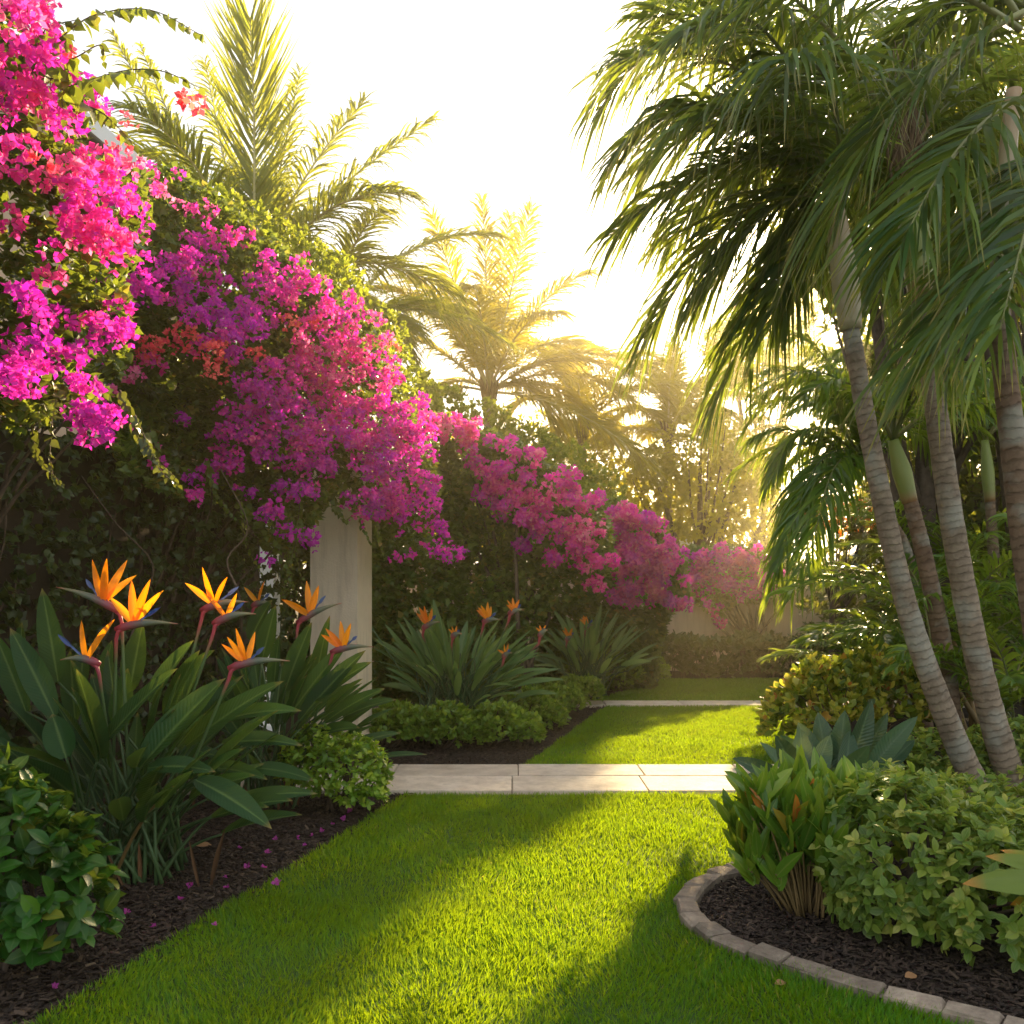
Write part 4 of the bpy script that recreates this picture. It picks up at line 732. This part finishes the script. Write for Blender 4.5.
px_fronds(pc, [((1040, 5, dC - .3), (900, 60, dC - .5), (838, 215, dC - .5)), ((1045, 90, dC - .2), (960, 110, dC - .8), (900, 250, dC - 1.0)), ((1060, 200, dC - .2), (990, 215, dC - .7), (930, 370, dC - .9)), ((1060, 150, dC), (1000, 150, dC - .3), (950, 330, dC - .2)),
               ((1020, 30, dC), (900, -60, dC - .4), (760, 0, dC - .6)), ((1020, 20, dC), (940, -120, dC - .2), (800, -130, dC - .2)), ((1050, 60, dC), (1100, -40, dC), (1180, 60, dC)), ((1050, 150, dC), (1040, 170, dC - 1.0), (1000, 330, dC - 1.4)), ((1050, 10, dC + .2), (960, -20, dC + .7), (880, 60, dC + 1.4))], **{**KW, 'leaflet': .74, 'n': 58, 'wl': .026, 'flut': .6, 'droop': .5, 'tilt': .8})
# --- slender palms in the right grove
def grove_palm(base, pts, r0, r1, crown, L, nf, label, bark='bark_brown', seed_az=0, shaft='shaft_green', el=(.5, 1.2), **kw):
    o = thing('palm_tree', base, label, 'palm'); ring_trunk(o, pts, r0, r1, M[bark]); c_ = np.array(crown)
    p0 = np.array(pts[-1]); g = G(); g.tube(smooth_path([p0 - UP * .02, (p0 + c_) / 2, c_], 6), np.r_[np.linspace(r1 * 1.05, r1 * 1.3, 6), np.linspace(r1 * 1.3, r1 * .7, 7)], 12, .5, norm=True); g.build('crownshaft', M[shaft], o)
    for k in range(nf):
        az = seed_az + k * 2.399 + rng.normal() * .15; e = el[0] + (el[1] - el[0]) * ((k * .618) % 1)
        auto_frond(o, c_, L * rng.uniform(.85, 1.1), az, e + .2, math.cos(e) * .75 + .18, math.sin(e) * .75 - .35, **{**dict(leaflet=L * .26, n=34, mat=M['areca'], rmat=M['rachis'], droop=.7, rr=.014, wl=.034), **kw})
    return o
D0 = at(955, 690, 7.6) * [1, 1, 0]
grove_palm(D0, [D0, at(945, 660, 7.6), at(925, 560, 7.6), at(910, 500, 7.6)], .085, .06, at(893, 440, 7.6), 1.7, 13, 'slender brown trunked palm with an orange green crownshaft behind the leaning palm')
E0 = at(925, 690, 9) * [1, 1, 0]; pe = grove_palm(E0, [E0, at(922, 660, 9), at(908, 560, 9), at(890, 520, 9)], .07, .055, at(868, 468, 9), 1.55, 12, 'shaded grove palm whose fronds droop over the end of the back wall', seed_az=2.6)
px_fronds(pe, [((868, 468, 9), b_, c_) for b_, c_ in (((800, 385, 9), (772, 480, 8.9)), ((815, 400, 8.6), (772, 592, 8.3)), ((800, 350, 9.2), (745, 430, 9.3)), ((815, 330, 9.4), (742, 385, 9.5)), ((835, 330, 9.2), (785, 335, 9.3)), ((830, 420, 8.4), (812, 560, 8.0)), ((790, 400, 9.4), (778, 470, 9.6)), ((850, 350, 8.5), (830, 400, 7.9)), ((800, 440, 8.8), (790, 520, 8.6)), ((810, 420, 8.8), (782, 566, 8.8)), ((820, 440, 8.4), (775, 570, 8.2)), ((790, 410, 9.3), (752, 440, 9.2)), ((840, 440, 8.2), (790, 600, 7.9)))], leaflet=.5, n=46, mat=M['areca'], rmat=M['rachis'], droop=.8, rr=.014, wl=.030, flut=.5)
E1 = at(1000, 690, 9.5) * [1, 1, 0]; grove_palm(E1, [E1, at(996, 600, 9.5), at(990, 500, 9.5)], .07, .05, at(985, 440, 9.5), 2.0, 14, 'dark grove palm between the thick straight palm and the frame edge', seed_az=1.0)
E2 = at(910, 680, 12) * [1, 1, 0]; grove_palm(E2, [E2, at(900, 560, 12), at(895, 480, 12)], .08, .06, at(892, 400, 12), 1.9, 15, 'tall grove palm with glowing fronds beside the gap in the trees', seed_az=.4)
E3 = at(930, 680, 11.5) * [1, 1, 0]; grove_palm(E3, [E3, at(925, 540, 11.5), at(920, 400, 11.5)], .08, .06, at(918, 330, 11.5), 2.5, 15, 'highest palm of the grove, standing behind the two grey trunks', seed_az=1.4)
# --- areca clumps
def areca(label, base, n, L, bias=None, mat='areca', el=(.55, 1.35), canes=5):
    base = np.array(base, float); o = thing('areca_palm', base, label, 'palm'); g = G(); tops = []
    for k in range(canes):
        p = base + np.array([rng.normal() * .16, rng.normal() * .16, 0]); q = p + np.array([rng.normal() * .15, rng.normal() * .15, L * rng.uniform(.25, .6)]); tops.append(q); g.tube(bez(p, (p + q) / 2, q, 8), np.linspace(.03, .018, 8), 8, rng.random())
    g.build('canes', M['cane'], o)
    for k in range(n):
        az = k * 2.399 + rng.normal() * .3
        if bias is not None and rng.random() < .55: az = bias + rng.normal() * .8
        e = rng.uniform(*el); auto_frond(o, tops[k % canes], L * rng.uniform(.75, 1.15), az, e + .15, math.cos(e) * .8 + .22, math.sin(e) * .85 - .28, leaflet=L * .23, n=32, mat=M[mat], rmat=M['rachis'], droop=.45, rr=.011, wl=.030, vee=.35)
    return o
areca('bright sunlit areca palm leaning over the end of the cream wall', (4.5, 10.8, 0), 20, 1.35, math.pi, el=(.45, 1.3))
areca('areca palm with glossy arching fronds beside the croton', (3.9, 9.3, 0), 18, 1.3, math.pi * 1.1, el=(.4, 1.3))
areca('shaded areca palm behind the thick straight palm trunk', (4.6, 8.3, 0), 16, 1.9, math.pi * 1.3)
areca('dark areca palm at the frame edge', (5.3, 8.9, 0), 16, 2.3, math.pi * 1.3)
areca('areca palm filling the deep shade between the two grey trunks', (5.2, 10.6, 0), 18, 2.6, math.pi * 1.2)
areca('tall areca palm at the back corner of the grove', (7.4, 13.4, 0), 18, 3.2, math.pi)
areca('low areca palm under the grove fronds beside the slender brown trunk', (3.9, 7.5, 0), 13, 1.3, math.pi * 1.2)

# --- coconut palms at the back
def coconut(label, base, crown, L, fronds, nauto, trunk_r=.14, seed_az=0, leaflet=None, n=44, lean=.0):
    base = np.array(base, float); c_ = np.array(crown, float); o = thing('coconut_palm', base, label, 'palm')
    mid = (base + c_) / 2 + np.array([lean, 0, 0]); ring_trunk(o, [base, (base * .6 + mid * .4), mid, c_ * .6 + mid * .4, c_ - UP * .05], trunk_r, trunk_r * .7, M['bark_brown'])
    g = G()
    for k in range(26): az = rng.uniform(0, 6.28); u = np.array([math.cos(az), math.sin(az), 0]); g.tube([c_ - UP * .25 + u * trunk_r * .6, c_ + u * trunk_r, c_ + u * trunk_r * 1.4 + UP * rng.uniform(.1, .4)], [.05, .04, .012], 5, rng.random())
    g.build('fibre', M['fibre'], o); kw = dict(leaflet=leaflet or L * .31, n=int(n * 2.4), mat=M['coco_green' if c_[1] < 15 else 'coco'], rmat=M['coco_rachis'], droop=.55, rr=.03, wl=.034, flut=.4)
    for f in fronds:
        P1, P2 = at(*f[0]), at(*f[1]); frond(o, c_, P1, P2, **{**kw, 'hint': f[2] if len(f) > 2 else (0, -.3, 1), **(f[3] if len(f) > 3 else {})})
    for k in range(nauto):
        az = seed_az + k * 2.399; e = .15 + 1.2 * ((k * .618 + .1) % 1); auto_frond(o, c_, L * rng.uniform(.9, 1.08), az, e + .25, math.cos(e) * .8 + .12, math.sin(e) * .9 - .22, **kw)
    return o
d1 = 12.6; c1 = at(252, 292, d1)
coconut('tall coconut palm with one frond standing straight up behind the magenta flowers', c1 * [1, 1, 0], c1, 3.6, [((258, 150, d1), (250, 18, d1 - .3), (0, -1, .1), dict(leaflet=1.15, n=120, droop=-.1, tilt=.8, vee=.1)), ((300, 205, d1), (432, 120, d1), (0, -.6, .8), dict(leaflet=.95, n=105)), ((180, 160, d1), (112, 32, d1 + .3), (0, -.9, .5), dict(leaflet=.55)), ((195, 180, d1 + .6), (140, 45, d1 + 1), (0, -.9, .5), dict(leaflet=.5)),
         ((290, 180, d1 + .6), (365, 100, d1 + 1.2), (0, -.6, .8)), ((200, 200, d1 - .4), (150, 190, d1 - .8), (0, -.6, .8)), ((225, 170, d1 + .4), (205, 60, d1 + 1), (0, -1, .2), dict(leaflet=.8, n=90)), ((282, 170, d1 + .6), (300, 70, d1 + 1), (0, -1, .2), dict(leaflet=.7, n=90)), ((330, 260, d1 + .5), (345, 320, d1 + 1.0), (0, -.4, .8))], 6, seed_az=1.0)
d2_ = 14.5; c2 = at(325, 345, d2_)
coconut('low coconut palm whose long fronds arch out over the pink bougainvillea bank', c2 * [1, 1, 0], c2, 3.2, [((400, 215, d2_), (505, 238, d2_ + .3), (0, -.4, 1), dict(n=95)), ((400, 275, d2_ + .6), (512, 345, d2_ + .9), (0, -.4, 1), dict(n=95)), ((375, 280, d2_ + .5), (430, 400, d2_ + 1), (0, -.4, 1)), ((360, 290, d2_ - .5), (410, 330, d2_ - .9)), ((300, 260, d2_ + .5), (260, 230, d2_ + 1))], 5, seed_az=2)
d3_ = 18.0; c3 = at(489, 392, d3_)
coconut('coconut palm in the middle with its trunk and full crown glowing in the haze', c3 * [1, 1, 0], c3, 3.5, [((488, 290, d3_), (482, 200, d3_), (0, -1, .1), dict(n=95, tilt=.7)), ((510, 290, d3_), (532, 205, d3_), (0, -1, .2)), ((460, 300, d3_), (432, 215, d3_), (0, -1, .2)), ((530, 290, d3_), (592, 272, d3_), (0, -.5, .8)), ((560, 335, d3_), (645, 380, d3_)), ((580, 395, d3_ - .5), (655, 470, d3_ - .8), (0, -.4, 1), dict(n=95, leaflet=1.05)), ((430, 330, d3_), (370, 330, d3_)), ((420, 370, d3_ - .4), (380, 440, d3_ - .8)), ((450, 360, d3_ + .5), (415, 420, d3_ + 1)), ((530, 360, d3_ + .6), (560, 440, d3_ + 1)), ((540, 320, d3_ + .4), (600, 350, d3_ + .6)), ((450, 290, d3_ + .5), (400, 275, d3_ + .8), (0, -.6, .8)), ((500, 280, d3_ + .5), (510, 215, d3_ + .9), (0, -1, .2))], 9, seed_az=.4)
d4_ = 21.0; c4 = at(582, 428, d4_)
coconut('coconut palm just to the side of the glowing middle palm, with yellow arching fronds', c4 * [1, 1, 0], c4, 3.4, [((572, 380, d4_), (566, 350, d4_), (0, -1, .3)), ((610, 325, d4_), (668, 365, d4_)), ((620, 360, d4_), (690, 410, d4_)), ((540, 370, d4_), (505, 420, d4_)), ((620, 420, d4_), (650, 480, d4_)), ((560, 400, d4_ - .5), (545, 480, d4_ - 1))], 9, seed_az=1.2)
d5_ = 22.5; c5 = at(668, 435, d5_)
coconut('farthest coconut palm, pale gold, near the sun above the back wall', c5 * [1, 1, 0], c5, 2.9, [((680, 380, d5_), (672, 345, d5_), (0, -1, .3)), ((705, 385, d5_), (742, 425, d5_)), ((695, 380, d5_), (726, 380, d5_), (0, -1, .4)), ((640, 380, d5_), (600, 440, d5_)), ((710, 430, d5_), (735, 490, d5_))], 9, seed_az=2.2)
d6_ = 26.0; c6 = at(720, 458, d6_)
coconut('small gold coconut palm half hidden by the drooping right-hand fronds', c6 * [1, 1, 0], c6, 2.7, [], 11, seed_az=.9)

# ------------------------------------------------------------------ trees and bushes behind
def tree(name, label, base, lobes, n, m, size, mat, tpl=SIMPLE, trunk=.12, cat='tree'):
    base = np.array(base, float); o = thing(name, base, label, cat); P, A = lobe_points(lobes, n, .55, -.8); g = G()
    sprigs(g, P, A + UP * .4 + rng.normal(size=P.shape) * .5, m, tpl, size * np.ones(len(P)), (.5, 1.4)); g.build('crown', mat, o); g = G()
    for c_, r_ in lobes:
        c_ = np.array(c_); g.tube(bez(base, np.array([base[0] * .6 + c_[0] * .4, base[1] * .6 + c_[1] * .4, c_[2] * .6]), c_, 9), np.linspace(trunk, trunk * .25, 9), 8, .5)
    for t in P[rng.choice(len(P), 14)]: g.tube(bez(base + UP * t[2] * .45, base * .4 + t * .6, t, 6), np.linspace(trunk * .35, .01, 6), 5, .5)
    g.build('trunk', M['wood'], o); return o
def L3(px, py, d, r): return (tuple(at(px, py, d)), (r, r * .9, r * .85))
tree('bushy_tree', 'yellow green bushy tree rising behind the long bougainvillea bank', at(230, 600, 9.5) * [1, 1, 0], [L3(170, 205, 8.0, .32), L3(210, 225, 8.4, .4), L3(245, 240, 8.8, .45), L3(285, 262, 9.2, .45), L3(320, 290, 9.6, .5), L3(365, 340, 10, .5), L3(230, 330, 9.5, 1.2), L3(320, 400, 10, 1.2)], 5200, 6, .06, M['bush_leaf'], OVATE2, .09)
tree('bushy_tree', 'yellow green bush glowing between the long and the leafy bougainvilleas', at(450, 600, 13) * [1, 1, 0], [L3(405, 395, 12.5, .5), L3(440, 412, 13.5, .5), L3(485, 428, 14.5, .55), L3(525, 448, 15, .55), L3(560, 468, 15.5, .6), L3(600, 492, 16, .5), L3(590, 510, 15, .5), L3(480, 500, 13, .9), L3(560, 535, 14.5, .7)], 2600, 6, .085, M['bush_leaf'], OVATE2, .09)
for i, (px, py, d, r, lb) in enumerate([(545, 478, 22, 1.6, 'hazy golden bush below the middle coconut palm'), (640, 505, 24, 1.5, 'hazy golden bush directly above the pink back bougainvillea'), (730, 500, 27, 1.4, 'hazy golden tree below the small gold coconut palm'), (950, 470, 22, 1.5, 'gold rimmed tree behind the glowing grove palm'), (440, 480, 22, 1.6, 'hazy olive tree behind the long bougainvillea bank'), (700, 462, 20.5, 1.15, 'rounded golden bush crossing the trunks of the far gold palms'), (763, 330, 30, 1.25, 'tall hazy tree added far beyond the palm gap to shade the left lawn')]):  # last tree is an addition, placed so its crown shades the left lawn
    c_ = at(px, py, d); tree('garden_tree', lb, c_ * [1, 1, 0], [(tuple(c_), (r, r, r)), (tuple(c_ + [r * .8, .3, -.4]), (r * .8, r * .8, r * .8)), (tuple(c_ + [-r * .8, .2, -.5]), (r * .8, r * .8, r * .8)), (tuple(c_ + [0, 0, -1.0]), (r * 1.1, r, r))] + ([(tuple(c_ + [1.2, 0, .85]), (.8, .8, .8))] if d == 30 else []), 3000 if d == 30 else 1600, 5, .17, M['tree_leaf'], SIMPLE, .14)  # extra lobe and denser crown shape the added tree's shade
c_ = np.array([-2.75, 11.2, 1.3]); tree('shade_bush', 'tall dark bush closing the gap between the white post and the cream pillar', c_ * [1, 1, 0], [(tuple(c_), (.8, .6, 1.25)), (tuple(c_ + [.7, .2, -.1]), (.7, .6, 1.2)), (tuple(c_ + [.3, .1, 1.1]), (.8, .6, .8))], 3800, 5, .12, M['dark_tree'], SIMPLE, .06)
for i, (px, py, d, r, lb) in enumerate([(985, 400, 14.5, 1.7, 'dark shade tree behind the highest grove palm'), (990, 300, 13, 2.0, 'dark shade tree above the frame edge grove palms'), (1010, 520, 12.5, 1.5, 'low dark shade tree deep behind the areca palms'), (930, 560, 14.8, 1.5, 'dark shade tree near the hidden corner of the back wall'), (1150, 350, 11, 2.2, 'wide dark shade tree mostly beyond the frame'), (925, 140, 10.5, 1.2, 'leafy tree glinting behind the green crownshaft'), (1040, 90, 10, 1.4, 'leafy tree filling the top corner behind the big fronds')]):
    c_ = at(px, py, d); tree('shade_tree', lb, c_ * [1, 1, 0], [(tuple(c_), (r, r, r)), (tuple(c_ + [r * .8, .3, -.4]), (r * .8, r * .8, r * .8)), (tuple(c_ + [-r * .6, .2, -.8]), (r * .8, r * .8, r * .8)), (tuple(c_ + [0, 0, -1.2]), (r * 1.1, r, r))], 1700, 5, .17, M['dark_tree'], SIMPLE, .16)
c_ = at(832, 520, 14.2); o = tree('flame_tree', 'small tree with orange blossoms glimpsed behind the drooping grove palm', c_ * [1, 1, 0], [(tuple(c_), (.5, .4, .4)), (tuple(c_ + [.5, 0, -.1]), (.5, .4, .4))], 260, 5, .11, M['dark_tree'], SIMPLE, .06)
g = G(); P, A = lobe_points([(tuple(c_), (.5, .4, .4)), (tuple(c_ + [.5, 0, -.1]), (.5, .4, .4))], 160, .8); sprigs(g, P, A, 5, SIMPLE, .09 * np.ones(len(P)), (.4, 1.3)); g.build('blossoms', M['flame'], o)

# ------------------------------------------------------------------ fallen bracts and leaves
proto = None
for i, (px, py) in enumerate([(127, 920), (153, 934), (216, 937), (191, 892), (227, 894), (239, 853), (248, 872), (263, 873), (278, 893), (277, 844), (55, 994), (297, 843), (225, 883), (344, 823), (305, 850), (322, 836), (332, 829), (312, 841), (180, 905), (350, 815), (268, 858)]):
    q = gp(px, py); q[2] = .028 if px != 216 and px != 278 else .05
    if proto is None:
        g = G(); g.scatter(FLOR[1], np.array([[0, 0, 0.0], [.008, .006, .004]]), np.array([[.2, .1, 1], [-.4, .3, .6]]), np.array([[1, 0, 0], [0, 1, 0.0]]), .024, np.array([.3, .7])); proto = g.build('fallen_bract', M['petal'], loc=(0, 0, 0)); o = proto
    else: o = proto.copy(); col.objects.link(o)
    o.location = q; o.rotation_euler = (rng.normal() * .4, rng.normal() * .4, rng.uniform(0, 6.28)); s = rng.uniform(.7, 1.15); o.scale = (s, s, s)
    tag(o, 'small withered purple bougainvillea bract fallen beside the left bed edge', 'fallen petal', 'purple bracts fallen along the bed and lawn edge')
for px, py, s, lb in ((196, 851, .085, 'dry tan leaf fallen on the mulch below the largest bird of paradise'), (775, 992, .05, 'dry brown leaf lying inside the curved stone edging'), (905, 985, .06, 'dry brown leaf on the mulch under the variegated shrub')):
    q = gp(px, py); q[2] = .03; g = G(); g.scatter(OVATE, q[None], np.array([[.9, .3, .12]]), np.array([[.1, -.4, 1]]), s, .6); tag(g.build('fallen_leaf', M['dry'], loc=q), lb, 'fallen leaf')

# ------------------------------------------------------------------ haze
m, t, N, ln_ = new_mat('warm haze'); out = N('ShaderNodeOutputMaterial'); v = N('ShaderNodeVolumePrincipled')
v.inputs['Color'].default_value = (1.0, .87, .58, 1); v.inputs['Density'].default_value = .0036; v.inputs['Anisotropy'].default_value = .84; ln_(v.outputs[0], out.inputs['Volume'])
g = G(); g.box((0, 78, 7.5), (240, 220, 17.0)); hz = g.build('haze', m, smooth=False); tag(hz, 'warm morning haze filling the garden', 'haze', kind='stuff')
